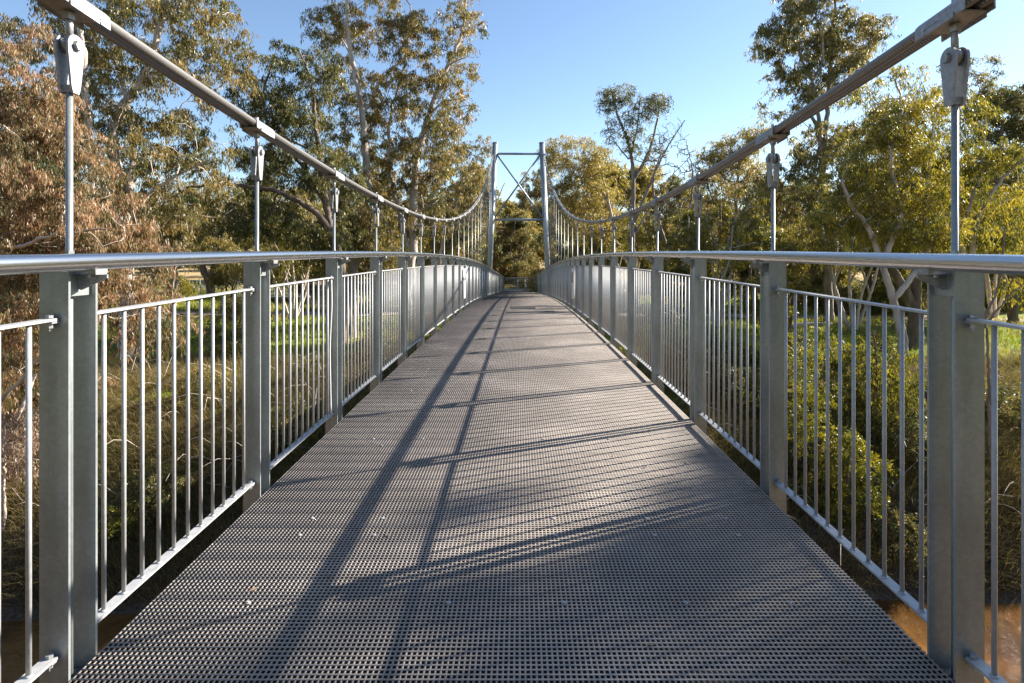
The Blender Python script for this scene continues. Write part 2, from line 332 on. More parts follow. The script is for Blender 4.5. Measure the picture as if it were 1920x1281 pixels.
# post template (left side, origin at deck level / post centre; inward is +x)
def make_post(s):
    root = link('post', None) if False else None
    mb = MB()
    mb.box(-0.052, 0.052, -0.070, -0.060, -0.30, 1.470)      # near plate
    mb.box(-0.052, 0.052, 0.060, 0.070, -0.30, 1.440)        # far plate
    mb.box(s*0.028-0.005, s*0.028+0.005, -0.060, 0.060, 1.365, 1.462)    # tie plate between them
    mb.box(s*-0.02-0.03, s*-0.02+0.03, -0.060, 0.060, -0.29, -0.20)
    return mb.mesh('post', GALV)
def make_bracket(s):
    mb = MB(); x0 = s*0.033
    mb.prism([(x0, 1.392), (x0 + s*0.012, 1.386), (x0+s*0.108, 1.430), (x0+s*0.108, 1.443), (x0, 1.443)][::s], 'y', -0.004, 0.004)
    mb.box(min(x0, s*0.118), max(x0, s*0.118), -0.028, 0.028, 1.443, 1.448)
    mb.box(s*0.105-0.014, s*0.105+0.014, -0.03, 0.03, 1.449, 1.466)
    for q in (-0.018, 0.018): mb.tube([(s*0.085, q, 1.432), (s*0.085, q, 1.443)], 0.007, 6, True, False)
    return mb.mesh('rail_bracket', CAST)
post_me = {s: make_post(s) for s in (1, -1)}; br_me = {s: make_bracket(s) for s in (1, -1)}

# railing panel template: bay centred on 0
BAY = 1.5
def bar_prism(y0_, y1_, z0_, z1_, w, t):          # sloped flat bar
    V = [(-w, y0_, z0_-t), (w, y0_, z0_-t), (w, y1_, z1_-t), (-w, y1_, z1_-t), (-w, y0_, z0_), (w, y0_, z0_), (w, y1_, z1_), (-w, y1_, z1_)]
    return V, [(3,2,1,0),(4,5,6,7),(0,1,5,4),(1,2,6,5),(2,3,7,6),(3,0,4,7)]
Z_T, Z_B = 1.292, 0.095
mb = MB(); mb.tube([(0, 0, Z_B - 0.004), (0, 0, Z_T - 0.004)], 0.0085, 10); 
mb.tube([(0, 0, Z_B-0.002), (0, 0, Z_B+0.006)], [0.016, 0.010], 10)
bal_me = mb.mesh('baluster', GALVB)
balv = np.concatenate(mb.v); balf = list(mb.f); balsm = list(mb.sm)
def make_lug_bolt():
    mb = MB()
    for z in (Z_T, Z_B):
        mb.box(-0.022, 0.022, -0.105, -0.071, z-0.019, z-0.0095)
        hexbolt(mb, (0, -0.088, z+0.0005), (0, 0, 1), 0.013, 0.010); hexbolt(mb, (0, -0.088, z-0.036), (0, 0, 1), 0.012, 0.0165)
        hexbolt(mb, (0, -0.088, z-0.046), (0, 0, 1), 0.006, 0.010)
    return mb.mesh('lug_bolt', CAST)
lug_me = make_lug_bolt()
stuff = MB()
posts_y = [2.095 + BAY*k for k in range(-3, 40)]
for k, y in enumerate(posts_y):
    kk = k - 3
    for s in (-1, 1):
        p = link('post', post_me[-s]); bpart(p, (s*1.63, y, zd(y)))
        o = link('rail_bracket', br_me[-s], p)
        o = link('lug_bolt', lug_me, p)
    o = link('cross_beam', cb_me); bpart(o, (0, y, zd(y)-0.037)) if kk < 26 else None
    if kk >= 26: bpy.data.objects.remove(o)
    if k == len(posts_y)-1: break
    yc = y + BAY/2
    for s in (-1, 1):
        mb = MB(); ya = y + 0.071; yb = y + BAY - 0.0715 - 0.010
        za = zd(ya) - zd(yc); zb = zd(yb) - zd(yc)
        for z, w, t in ((Z_T, 0.022, 0.009), (Z_B, 0.024, 0.009)):
            mb.add(*bar_prism(ya - yc, yb - yc, za + z, zb + z, w, t))
        if not -1 <= kk <= 2:
            for j in range(11):
                yb_ = yc + (j-5)*0.1152; bv = balv + np.array([0, yb_-yc, zd(yb_)-zd(yc)])
                mb.v.append(bv); mb.f += [tuple(i + mb.n for i in f) for f in balf]; mb.sm += balsm; mb.n += len(bv)
        pn = link('railing_panel', mb.mesh('railing_panel', GALVB)); bpart(pn, (s*1.63, yc, zd(yc)))
        for j in range(11):
            yb_ = yc + (j-5)*0.1152; dz = zd(yb_) - zd(yc)
            if -1 <= kk <= 2:
                b = link('baluster', bal_me, pn); b.location = (0, yb_-yc, dz)
                if kk == 1 and s == -1 and j == 10: b.scale = (1, 1, 1)
            else:
                pass

# handrails
for s in (-1, 1):
    ysr = np.arange(Y0, Y1, 0.25); pts = [(s*XR, y, zd(y)+1.49) for y in ysr]
    mb = MB(); mb.tube(pts, 0.031, 28); hr = mb.build('handrail', RAIL); bpart(hr)
    for y in (4.95, 10.95, 16.95, 22.95):        # dark joints of the tube
        mb = MB(); mb.tube([(s*XR, y, zd(y)+1.49), (s*XR, y+0.004, zd(y+0.004)+1.49)], 0.0312, 24)
        c = mb.build('rail_joint', DARKM, hr)

# main cables (two ropes each side) and backstays
def cable_pts(off):
    return off
for s in (-1, 1):
    for dx in (-0.028, 0.028):
        mb = MB(); ysc = np.arange(-8, Y_TOW - 0.1, 0.2); x = s*X_CAB
        P_ = [(x + dx, y, zc(y, s)) for y in ysc] + [(x*0.98 + dx, Y_TOW, zc(Y_TOW, s)), (s*3.3 + dx, Y_TOW + 15, -4.2)]
        mb.tube(P_, 0.0205, 12); bpart(mb.build('main_cable', ROPE))

# clamp template: slope given, origin on the cable centre line
def make_clamp(sl):
    mb = MB(); c = 1/math.sqrt(1+sl*sl)
    def rot(v): v = np.asarray(v, float).copy(); y = v[:, 1].copy(); v[:, 2] += sl*y; return v
    def add(fn):
        t = MB(); fn(t); mb.add(rot(np.concatenate(t.v)), t.f)
    # saddle over both ropes: an inverted channel with lobed lower edge
    prof = [(-0.055, -0.012), (-0.053, 0.012), (-0.040, 0.026), (0.040, 0.026), (0.053, 0.012), (0.055, -0.012), (0.050, -0.012), (0.048, 0.010), (0.037, 0.0215), (-0.037, 0.0215), (-0.048, 0.010), (-0.050, -0.012)]
    def sad(y0_, y1_, drop):
        pr = [(x, z - (drop if z < 0 else 0)) for x, z in prof]
        V = [(x, y0_, z) for x, z in pr] + [(x, y1_, z) for x, z in pr]; n = len(pr)
        f = [(i, (i+1) % n, n+(i+1) % n, n+i) for i in range(n)]
        for e in (0, n):
            q = [(0,1,10,11),(1,2,9,10),(2,3,8,9),(3,4,7,8),(4,5,6,7)]
            f += [tuple(e+t for t in (qq if e else qq[::-1])) for qq in q]
        mb.add(rot(V), f)
    sad(-0.115, 0.0, 0.022); sad(0.0, 0.085, 0.004); sad(0.085, 0.135, 0.024)
    add(lambda t: t.box(-0.056, 0.056, -0.085, 0.085, -0.030, -0.0225))          # lower plate
    add(lambda t: t.box(-0.061, -0.0565, -0.07, 0.07, -0.042, -0.022)); add(lambda t: t.box(0.0565, 0.061, -0.07, 0.07, -0.042, -0.022))
    return mb.mesh('cable_clamp', CAST)
mb = MB()
hexbolt(mb, (0, 0, 0.0262), (0, 0, 1), 0.018, 0.014); mb.tube([(0, 0, 0.040), (0, 0, 0.062)], 0.011, 10)
hexbolt(mb, (0, 0, -0.062), (0, 0, 1), 0.021, 0.026); mb.tube([(0, 0, -0.13), (0, 0, -0.036)], 0.0125, 12)
mb.tube([(-0.010, 0, -0.155), (0.010, 0, -0.155)], 0.030, 16)                   # eye
stud_me = mb.mesh('stud_bolt', CAST)
# clevis: two teardrop plates facing the deck, origin at the pin
tear = []
for t in np.linspace(R(-12), R(192), 15): tear.append((0.039*math.cos(t), 0.039*math.sin(t)))
tear += [(-0.037, -0.03), (-0.021, -0.155), (-0.014, -0.176), (0.014, -0.176), (0.021, -0.155), (0.037, -0.03)]
mb = MB()
for x0 in (-0.026, 0.017): mb.prism(tear, 'x', x0, x0 + 0.009)
mb.box(-0.017, 0.017, -0.012, 0.012, -0.172, -0.145)
clev_me = mb.mesh('clevis', CAST)
mb = MB(); hexbolt(mb, (0.0265, 0, 0), (1, 0, 0), 0.019, 0.014); mb.tube([(-0.046, 0, 0), (0.030, 0, 0)], 0.0105, 10); hexbolt(mb, (-0.0265-0.013, 0, 0), (1, 0, 0), 0.018, 0.013)
pin_me = mb.mesh('clevis_pin', CAST)
for k, y in enumerate(posts_y):
    if y > Y_TOW - 0.4: break
    for s in (-1, 1):
        zcab = zc(y, s); sl = 2*CA*(y - YM)
        cl = link('cable_clamp', make_clamp(sl)); bpart(cl, (s*X_CAB, y, zcab))
        b = link('stud_bolt', stud_me, cl)
        mb = MB(); zp = zcab - 0.158; zbot = zd(y) - 0.15
        mb.tube([(0, 0, zbot - zp), (0, 0, -0.165)], 0.0115, 12)
        zr = zd(y)+1.53-zp
        if zr < -0.18: mb.tube([(0, 0, zr-0.03), (0, 0, zr)], 0.016, 6, True, False)
        h = link('hanger_rod', mb.mesh('hanger_rod', GALV)); bpart(h, (s*X_CAB, y, zp))
        cv = link('clevis', clev_me, h); cv.scale = (1 if s < 0 else -1, 1, 1) if False else (1, 1, 1)
        pn = link('clevis_pin', pin_me, h)
        if s > 0: cv.rotation_euler = (0, 0, math.pi); pn.rotation_euler = (0, 0, math.pi)

def smooth_poly_(pts):
    P_ = np.array(pts); t = np.linspace(0, len(P_)-1, 25); Q = np.stack([np.interp(t, range(len(P_)), P_[:, i]) for i in range(3)], 1)
    for _ in range(6): Q[1:-1] = (Q[:-2] + 2*Q[1:-1] + Q[2:])/4
    return Q
m, N, L, P = new_mat('sign_white'); P.inputs['Base Color'].default_value = (0.75, 0.75, 0.74, 1); P.inputs['Roughness'].default_value = 0.4; SIGNW = m
# tower
ZT0, ZT1 = -5.2, 7.30; XT0, XT1 = 1.93, 1.50
def xleg(z): return XT0 + (XT1-XT0)*(z+2.3)/(ZT1+2.3)
for s in (-1, 1):
    mb = MB(); mb.tube([(s*xleg(ZT0), Y_TOW, ZT0), (s*xleg(ZT1), Y_TOW, ZT1)], 0.175, 28)
    lg = mb.build('tower_leg', TOWER); bpart(lg)
    mb = MB(); mb.tube([(s*xleg(ZT1), Y_TOW, ZT1-0.02), (s*xleg(ZT1), Y_TOW, ZT1+0.025)], 0.195, 28); mb.build('leg_cap', TOWER, lg).location = (0, 0, 0)
    mb = MB(); mb.box(s*1.60-0.10, s*1.60+0.10, Y_TOW-0.30, Y_TOW+0.3, zc(Y_TOW)-0.14, zc(Y_TOW)-0.03); mb.build('cable_saddle', TOWER, lg)
for z in (6.60, 2.36):
    mb = MB(); mb.tube([(-xleg(z)+0.15, Y_TOW, z), (xleg(z)-0.15, Y_TOW, z)], 0.075, 16); bpart(mb.build('tower_crossbar', TOWER))
for s, dy in ((-1, -0.0), (1, 0.115)):
    mb = MB(); mb.tube([(s*(xleg(6.5)-0.17), Y_TOW+dy-0.06, 6.5), (-s*(xleg(2.5)-0.17), Y_TOW+dy-0.06, 2.5)], 0.056, 14); bpart(mb.build('tower_brace', TOWER))

mb = MB(); mb.tube(smooth_poly_([(-1.60, 4.93, zd(4.9)+1.27), (-1.585, 4.90, zd(4.9)+1.05), (-1.605, 4.90, zd(4.9)+0.7), (-1.60, 4.92, zd(4.9)+0.12)]), 0.006, 8)
bpart(mb.build('loose_cord', SIGNW))
# notices on the railings
m, N, L, P = new_mat('sign_brown'); f = noise(N, L, 12, 3); L.new(ramp(N, L, f, [(0.4, (0.16, 0.08, 0.05)), (0.6, (0.35, 0.2, 0.14))]), P.inputs['Base Color']); SIGNB = m
m, N, L, P = new_mat('sign_green'); P.inputs['Base Color'].default_value = (0.03, 0.16, 0.05, 1); SIGNG = m
for s, y in ((1, 16.3), (-1, 16.6)):
    mb = MB(); mb.box(-0.006, 0.006, -0.21, 0.21, 0.34, 1.20); sg = mb.build('notice_sign', SIGNW, None, 0.002); bpart(sg, (s*1.56, y, zd(y)))
    if s > 0:
        mb = MB(); mb.box(-0.010, -0.0065, -0.15, 0.17, 0.80, 1.10); mb.build('printed_picture', SIGNB, sg)

# end of the ramp: crossing rail with mesh infill and two pale posts
# ------------------------------------------------------------------ other built things
def rail_fence(name, p0, p1, z0, h, npost, label, cat, inf=0.12, pr=0.03, deck=None):
    p0 = Vector(p0); p1 = Vector(p1); L_ = (p1-p0).length; ang = math.atan2(p1.y-p0.y, p1.x-p0.x)
    root = empty(name, (p0.x, p0.y, z0)); root.rotation_euler = (0, 0, ang); tag(root, label, cat)
    mb = MB(); mb.box(-pr, pr, -pr, pr, 0, h); pm = mb.mesh('post', GALV)
    for i in range(npost+1):
        q = link('post', pm, root); q.location = (L_*i/npost, 0, 0)
    mb = MB(); mb.tube([(0, 0, h+0.02), (L_, 0, h+0.02)], 0.03, 10); mb.build('top_rail', RAIL, root)
    mb = MB(); mb.box(0, L_, -0.015, 0.015, 0.10, 0.13); mb.box(0, L_, -0.015, 0.015, h-0.16, h-0.13)
    x = inf
    while x < L_: mb.tube([(x, 0, 0.13), (x, 0, h-0.16)], 0.009, 5, False); x += inf
    mb.build('infill_panel', GALVB, root)
    if deck:
        mb = MB(); mb.box(-0.2, L_+0.2, 0.05, 2.2, -0.22, -0.02); mb.build('deck', DARKM, root)
        mb = MB(); mb.box(-0.05, 0.05, 0.2, 0.3, -deck, -0.22); lm = mb.mesh('leg', DARKM)
        for i in range(npost+1):
            for yy_ in (0, 1.6):
                q = link('leg', lm, root); q.location = (L_*i/npost, yy_, 0)
    return root
ze = zd(62.0)
rail_fence('end_railing', (-2.0, 64.6, 0), (2.4, 64.6, 0), ze-0.05, 1.35, 3, 'grey railing crossing the path at the far end of the footbridge', 'railing')
for x, lab in ((-0.12, 'pale metal bollard left of centre at the far end of the footbridge'), (0.72, 'white bollard right of centre at the far end of the footbridge')):
    mb = MB(); mb.tube([(0, 0, 0), (0, 0, 1.30)], 0.11 if x > 0 else 0.085, 16); mb.tube([(0, 0, 1.30), (0, 0, 1.36)], [0.11 if x > 0 else 0.085, 0.03], 16)
    o = mb.build('bollard', SIGNW if x > 0 else GALVB); o.location = (x, 63.4, ze-0.08); tag(o, lab, 'bollard')
m, N, L, P = new_mat('concrete'); f = noise(N, L, 5, 6); L.new(ramp(N, L, f, [(0.3, (0.20, 0.19, 0.18)), (0.7, (0.30, 0.29, 0.27))]), P.inputs['Base Color']); CONC = m
mb = MB(); mb.box(-3.0, 3.6, 61.6, 66.0, ze-2.0, ze-0.04); o = mb.build('path_landing', CONC); tag(o, kind='structure')
rail_fence('boardwalk', (-25.5, 51.5, 0), (-15.0, 50.5, 0), -3.62, 1.25, 6, 'low dark boardwalk with grey metal railing standing in green grass left of the bridge', 'boardwalk', deck=0.8)
for (px, py, d, lab) in ((257, 532, 62, 'small white sign on a post beside the pale leaning trunk'), (373, 530, 60, 'small green and white sign on a post beside the asphalt path')):
    p = at(px, py, d); zg = float(ground_z(p.x, p.y)); root = empty('sign_post', (p.x, p.y, zg)); tag(root, lab, 'sign')
    mb = MB(); mb.tube([(0, 0, 0), (0, 0, p.z-zg+0.3)], 0.035, 8); mb.build('pole', GALVB, root)
    mb = MB(); mb.box(-0.22, 0.22, -0.06, -0.04, p.z-zg-0.3, p.z-zg+0.3); pl = mb.build('sign_plate', SIGNW, root)
    if px > 300:
        mb = MB(); mb.box(-0.07, 0.07, -0.066, -0.061, p.z-zg-0.2, p.z-zg+0.2); mb.build('sign_symbol', SIGNG, pl)

# ------------------------------------------------------------------ TREES
def rnd_dir(n, r): v = r.normal(size=(n, 3)); return v/np.linalg.norm(v, axis=1)[:, None]
def smooth_poly(pts, step):
    P_ = np.array(pts, float); n = len(P_)
    if n > 2:                                    # Catmull-Rom
        Q = np.vstack([2*P_[0]-P_[1], P_, 2*P_[-1]-P_[-2]]); out = []
        for i in range(1, n):
            p0, p1, p2, p3 = Q[i-1], Q[i], Q[i+1], Q[i+2]; m_ = max(2, int(np.linalg.norm(p2-p1)/step))
            for t in np.arange(m_)/m_:
                out.append(0.5*((2*p1)+(-p0+p2)*t+(2*p0-5*p1+4*p2-p3)*t*t+(-p0+3*p1-3*p2+p3)*t**3))
        out.append(P_[-1]); return np.array(out)
    m_ = max(2, int(np.linalg.norm(P_[-1]-P_[0])/step)); t = np.linspace(0, 1, m_+1)[:, None]; return P_[0]*(1-t)+P_[-1]*t
def build_tree(name, root, limbs, attract, r, bark, leafm, leaves_per=150, leaf=(0.16, 0.035), spread=0.55, droop=0.7,
               base_r=0.3, tip_r=0.008, tint=(0.5, 0.22), bare=0.0, step=None, twigs=10, sides=8):
    """root: world base; limbs: [(points, start radius, end radius)] world; attract: (N,3) world crown points."""
    root = Vector(root); o0 = np.array(root)
    size = np.ptp(attract, axis=0).max() if len(attract) else 5
    step = step or max(0.12, size/45)
    nodes = []; par = []; rad = []
    for (pts, ra, rb) in limbs:
        P_ = smooth_poly(pts, step) - o0; n = len(P_)
        P_[1:-1] += r.normal(size=(n-2, 3))*step*0.10
        if nodes:
            d = np.linalg.norm(np.array(nodes) - P_[0], axis=1); j = int(d.argmin()); prev = j
            if d[j] < step*1.5: P_[0] = nodes[j]
        else: prev = -1
        for i, p in enumerate(P_):
            if i == 0 and prev >= 0 and len(nodes) and np.linalg.norm(np.array(nodes[prev])-p) < 1e-6: continue
            nodes.append(p); par.append(prev); rad.append(ra + (rb-ra)*(i/max(1, n-1))**0.9); prev = len(nodes)-1
    A = attract - o0; nn = len(nodes)
    cap = nn + 40*len(A) + 10; ND = np.zeros((cap, 3)); ND[:nn] = nodes
    d0 = np.min(np.linalg.norm(A[:, None]-ND[None, :nn], axis=2), axis=1); order = np.argsort(d0)
    tips = []
    for ai in order:
        a_ = A[ai]; v = a_ - ND[:nn]; d = np.linalg.norm(v, axis=1)
        cost = d*(1 + 0.45*np.clip(-v[:, 2]/(d+1e-6) + 0.1, 0, 1)); j = int(cost.argmin()); L_ = d[j]
        if L_ < step*0.3: tips.append(j); continue
        m_ = max(1, int(math.ceil(L_/step)))
        pj = par[j]; t0 = (ND[j]-ND[pj]) if pj >= 0 else np.array([0, 0, 1.0]); t0 = t0/(np.linalg.norm(t0)+1e-9)
        bow = (t0*0.16 + np.array([0, 0, 0.05]))*L_; prev = j; s = ND[j].copy()
        for i in range(1, m_+1):
            t = i/m_; p = s*(1-t) + a_*t + bow*4*t*(1-t)*0.5
            if i < m_: p = p + r.normal(size=3)*step*0.09
            ND[nn] = p; par.append(prev); rad.append(0); prev = nn; nn += 1
        tips.append(prev)
    par = np.array(par); ND = ND[:nn]; rad = np.array(rad, float)
    ch = [[] for _ in range(nn)]
    for i in range(nn):
        if par[i] >= 0: ch[par[i]].append(i)
    pr = np.zeros(nn); E = 2.35
    for i in range(nn-1, -1, -1):
        pr[i] = tip_r**E if not ch[i] else pr[i]
        if par[i] >= 0: pr[par[i]] += pr[i]
    pr = pr**(1/E)
    nl = (rad > 0).sum(); given = rad > 0
    R_ = np.where(given, rad, np.minimum(pr, base_r))
    for i in range(nn):                            # never thicker than the parent
        if par[i] >= 0: R_[i] = min(R_[i], R_[par[i]]*(1.0 if len(ch[par[i]]) < 2 or (given[i] and given[par[i]]) else 0.9))
    mb_v = []; mb_f = []; off = 0
    heads = [i for i in range(nn) if par[i] < 0]; stack = [(h, -1) for h in heads]
    while stack:
        h, p = stack.pop(); chain = [h] if p < 0 else [p, h]; c = h
        while ch[c]:
            cs = sorted(ch[c], key=lambda q: -R_[q]); 
            for q in cs[1:]: stack.append((q, c))
            c = cs[0]; chain.append(c)
        P_ = ND[chain]; rr = R_[chain].copy()
        if p >= 0: rr[0] = rr[1]
        if p < 0: rr[0] *= 1.45; rr[1] = rr[1]*1.12
        n = len(P_); kk = sides if rr.max() > 0.06 else (5 if rr.max() > 0.02 else 3)
        T = np.gradient(P_, axis=0) if n > 2 else np.repeat((P_[-1]-P_[0])[None], n, 0); T /= np.linalg.norm(T, axis=1)[:, None]+1e-9
        ref = np.array([0.31, 0.95, 0.05]); Aa = np.cross(T, ref); Aa /= np.linalg.norm(Aa, axis=1)[:, None]+1e-9; Bb = np.cross(Aa, T)
        an = np.arange(kk)*2*np.pi/kk
        Vv = P_[:, None] + rr[:, None, None]*(np.cos(an)[None, :, None]*Aa[:, None]+np.sin(an)[None, :, None]*Bb[:, None])
        mb_v.append(Vv.reshape(-1, 3)); i_, j_ = np.meshgrid(np.arange(n-1), np.arange(kk), indexing='ij'); i_ = i_.ravel(); j_ = j_.ravel(); j2 = (j_+1) % kk
        mb_f.append(np.stack([i_*kk+j_, i_*kk+j2, (i_+1)*kk+j2, (i_+1)*kk+j_], 1)+off); off += n*kk
    V = np.concatenate(mb_v); Fq = np.concatenate(mb_f)
    me = bpy.data.meshes.new('trunk'); me.vertices.add(len(V)); me.vertices.foreach_set('co', V.reshape(-1))
    me.loops.add(len(Fq)*4); me.loops.foreach_set('vertex_index', Fq.reshape(-1).astype(np.int32))
    me.polygons.add(len(Fq)); me.polygons.foreach_set('loop_start', np.arange(0, len(Fq)*4, 4, dtype=np.int32)); me.polygons.foreach_set('use_smooth', [True]*len(Fq))
    me.update(calc_edges=True); me.materials.append(bark)
    e = empty(name, root); tr = link('trunk', me, e)
    # leaves: twigs around every tip, leaves hanging along the twigs
    tp = ND[np.array(tips)]
    if bare > 0: tp = tp[r.random(len(tp)) > bare]
    nt = len(tp); K = max(1, leaves_per//twigs)
    d = rnd_dir(nt*twigs, r); d[:, 2] = d[:, 2]*0.7 - 0.25*droop; tl = spread*r.uniform(0.5, 1.25, (nt*twigs, 1))
    base = np.repeat(tp, twigs, 0) + rnd_dir(nt*twigs, r)*spread*0.25
    ct = np.repeat(r.normal(tint[0], tint[1]*0.6, nt), twigs*K)
    tt = r.uniform(0.25, 1.05, (nt*twigs, K, 1)); Pl = base[:, None] + d[:, None]*tl[:, None]*tt
    Pl[..., 2] -= droop*0.35*spread*(tt[..., 0]**2); Pl = Pl.reshape(-1, 3); n = len(Pl)
    Pl += r.normal(size=(n, 3))*leaf[0]*0.25
    dr = rnd_dir(n, r)*(1-droop*0.62) + np.array([0, 0, -droop]); dr /= np.linalg.norm(dr, axis=1)[:, None]
    sd_ = np.cross(dr, rnd_dir(n, r)); sd_ /= np.linalg.norm(sd_, axis=1)[:, None]+1e-9
    ll = leaf[0]*r.uniform(0.6, 1.25, (n, 1)); ww = leaf[1]*r.uniform(0.7, 1.2, (n, 1))
    Q = np.stack([Pl, Pl + dr*ll*0.42 + sd_*ww*0.5, Pl + dr*ll, Pl + dr*ll*0.42 - sd_*ww*0.5], 1)
    rn = np.clip(ct + r.normal(0, tint[1], n), 0, 1)
    cr = link('crown', quadmesh('crown', Q, leafm, 4, rn), e)
    return e, len(Q)
def blobs(els, d, n, r, depth=None, hollow=0.35):
    """els: (px, py, rx, ry, weight) in photo pixels at distance d -> crown points; depth in metres front to back."""
    out = []; w = np.array([e[2]*e[3]*(e[4] if len(e) > 4 else 1) for e in els], float); w /= w.sum()
    for e, wi in zip(els, w):
        k = max(3, int(round(n*wi))); dd = d + (e[5] if len(e) > 5 else 0); c = np.array(at(e[0], e[1], dd)); rx = e[2]*dd/F; ry = e[3]*dd/F; rz = depth or 0.5*(rx+ry)
        c[1] += 0.35*rz; u = rnd_dir(k, r)*(hollow + (1-hollow)*r.random((k, 1))**0.5); out.append(c + u*np.array([rx, rz, ry]))
    return np.concatenate(out)
def limb(pts, d, ra, rb, dy=0.0):
    n = len(pts); return ([at(p[0], p[1], d + (dy*i/max(1, n-1)) + (p[2] if len(p) > 2 else 0)) for i, p in enumerate(pts)], ra, rb)
def ground_at(px, d): x = (px-CX)*d/F; return Vector((x, d, float(ground_z(x, d))-0.15))
total = 0
def hero(name, label, group, d, basepx, limbs, els, n, bark, leafm, cat='tree', **kw):
    global total
    r = np.random.default_rng(abs(hash_(label)) % 99991); root = ground_at(basepx, d)
    L_ = []
    for i, l in enumerate(limbs):
        pts, ra, rb = l[0], l[1], l[2]; dy = l[3] if len(l) > 3 else 0
        q = limb(pts, d, ra, rb, dy)
        if i == 0: q = ([root] + q[0], ra, rb)
        L_.append(q)
    hollow = kw.pop('hollow', 0.3); depth = kw.pop('depth', None)
    A = blobs(els, d, n, r, depth, hollow)
    gz = ground_z(A[:, 0], A[:, 1]) + 0.25; A[:, 2] = np.maximum(A[:, 2], gz)
    kw.setdefault('tip_r', 0.00048*d)
    if cat == 'tree': kw['spread'] = kw.get('spread', 0.5)*0.84; kw.setdefault('tip_r', 0.012)
    e, q = build_tree(name, root, L_, A, r, bark, leafm, **kw); tag(e, label, cat, group); total += q; return e
def hash_(s):
    h = 7
    for ch_ in s: h = (h*131 + ord(ch_)) % 1000003
    return h

# --- left bank
hero('gum_tree', 'rusty leaved gum drooping over the river bank at the left edge, nearest on that side', None, 14.5, -110,
     [([(-100, 600), (-80, 350), (-60, 150)], 0.22, 0.08), ([(-90, 450), (-10, 330), (60, 250), (120, 235)], 0.10, 0.03, 1), ([(-90, 560), (0, 480), (110, 440), (200, 430)], 0.08, 0.02, -1),
      ([(-100, 800), (-30, 780), (60, 690), (110, 610)], 0.07, 0.02, -0.5), ([(-100, 860), (0, 850), (60, 800), (190, 740)], 0.06, 0.02, 0.5)],
     [(20, 190, 90, 90), (-60, 60, 90, 90), (60, 300, 110, 90), (40, 420, 120, 80), (150, 400, 90, 70), (190, 470, 75, 60), (60, 540, 100, 60), (20, 640, 70, 70, .6), (230, 560, 70, 60, .9), (270, 610, 50, 50, .7), (30, 740, 60, 70, .7), (-40, 500, 100, 300, .4)],
     330, BK_PALE, LF_OR, leaves_per=400, leaf=(0.14, 0.023), spread=0.62, droop=0.95, base_r=0.2, tint=(0.55, 0.27), twigs=12, depth=1.9)
hero('gum_tree', 'tall many stemmed gum with pale curving limbs beside the nearest left hanger', None, 23, 240,
     [([(240, 560), (236, 470), (232, 380), (212, 270), (228, 205), (275, 135), (310, 20), (330, -120)], 0.34, 0.06, 1.5), ([(234, 440), (200, 350), (172, 300), (160, 150), (150, 0), (140, -120)], 0.2, 0.05, -1.5),
      ([(172, 310), (110, 255), (85, 225), (60, 170)], 0.10, 0.04, -1), ([(228, 400), (250, 300), (238, 180), (205, 60), (210, -100)], 0.17, 0.04, 2.5), ([(236, 440), (275, 370), (330, 330), (395, 300)], 0.10, 0.03)],
     [(250, 40, 170, 90), (110, 50, 110, 90), (350, 120, 85, 70), (200, 170, 140, 70), (170, 250, 130, 70), (330, 260, 90, 70), (300, 340, 120, 80), (150, 360, 120, 70), (380, 50, 55, 75), (250, 430, 110, 60, .8), (240, -90, 220, 80)],
     620, BK_PALE, LF_OL, leaves_per=175, leaf=(0.18, 0.040), spread=0.62, droop=0.85, tint=(0.62, 0.2), depth=3.2)
hero('gum_tree', 'dark crowned gum with long arching limbs over the left cable', None, 28, 640,
     [([(648, 560), (632, 467), (603, 410), (554, 373), (500, 355), (420, 347), (350, 352)], 0.30, 0.04, -2), ([(632, 480), (612, 380), (596, 260), (585, 160), (560, 90)], 0.2, 0.04), ([(610, 380), (560, 300), (510, 250), (495, 180), (515, 110)], 0.12, 0.04)],
     [(530, 110, 48, 45), (495, 200, 60, 60), (560, 200, 60, 50), (465, 165, 30, 40, .7), (600, 130, 35, 60), (470, 300, 50, 50), (550, 300, 80, 60), (500, 410, 70, 45), (620, 330, 60, 60), (600, 430, 80, 40), (420, 400, 50, 40)],
     420, BK_DARK, LF_DK, leaves_per=160, leaf=(0.19, 0.042), spread=0.62, droop=0.8, tint=(0.55, 0.2), depth=2.5)
hero('gum_tree', 'tallest gum left of the tower, two pale trunks forking into an open crown', None, 33, 770,
     [([(760, 540), (745, 480), (712, 395), (690, 340), (680, 210), (662, 120), (652, 40), (645, -100)], 0.34, 0.06, -1), ([(772, 540), (775, 430), (780, 310), (808, 205), (845, 115), (868, 50), (875, -60)], 0.30, 0.05, 1),
      ([(705, 375), (647, 315), (600, 288), (542, 262), (505, 228), (450, 202)], 0.12, 0.03, -2), ([(688, 210), (715, 150), (752, 117)], 0.10, 0.04), ([(768, 470), (745, 380), (730, 300), (735, 210), (760, 120), (770, 10)], 0.16, 0.04, 2),
      ([(805, 215), (835, 190), (868, 185)], 0.08, 0.03), ([(842, 122), (865, 110), (890, 108)], 0.06, 0.02), ([(681, 170), (655, 100), (620, 30)], 0.09, 0.03)],
     [(690, 20, 110, 60), (620, 50, 50, 60), (640, 140, 50, 50, .8), (760, 80, 70, 60), (860, 50, 52, 65), (720, 170, 70, 50), (850, 150, 48, 55), (790, 180, 70, 50), (700, 260, 80, 60), (840, 240, 55, 50), (780, 300, 80, 60), (650, 220, 45, 60, .7), (850, 320, 55, 45), (710, 350, 80, 45), (790, 400, 90, 40), (700, -90, 130, 70), (860, -70, 60, 50)],
     760, BK_PALE, LF_OL, leaves_per=150, leaf=(0.20, 0.046), spread=0.60, droop=0.85, tint=(0.68, 0.2), depth=2.6)
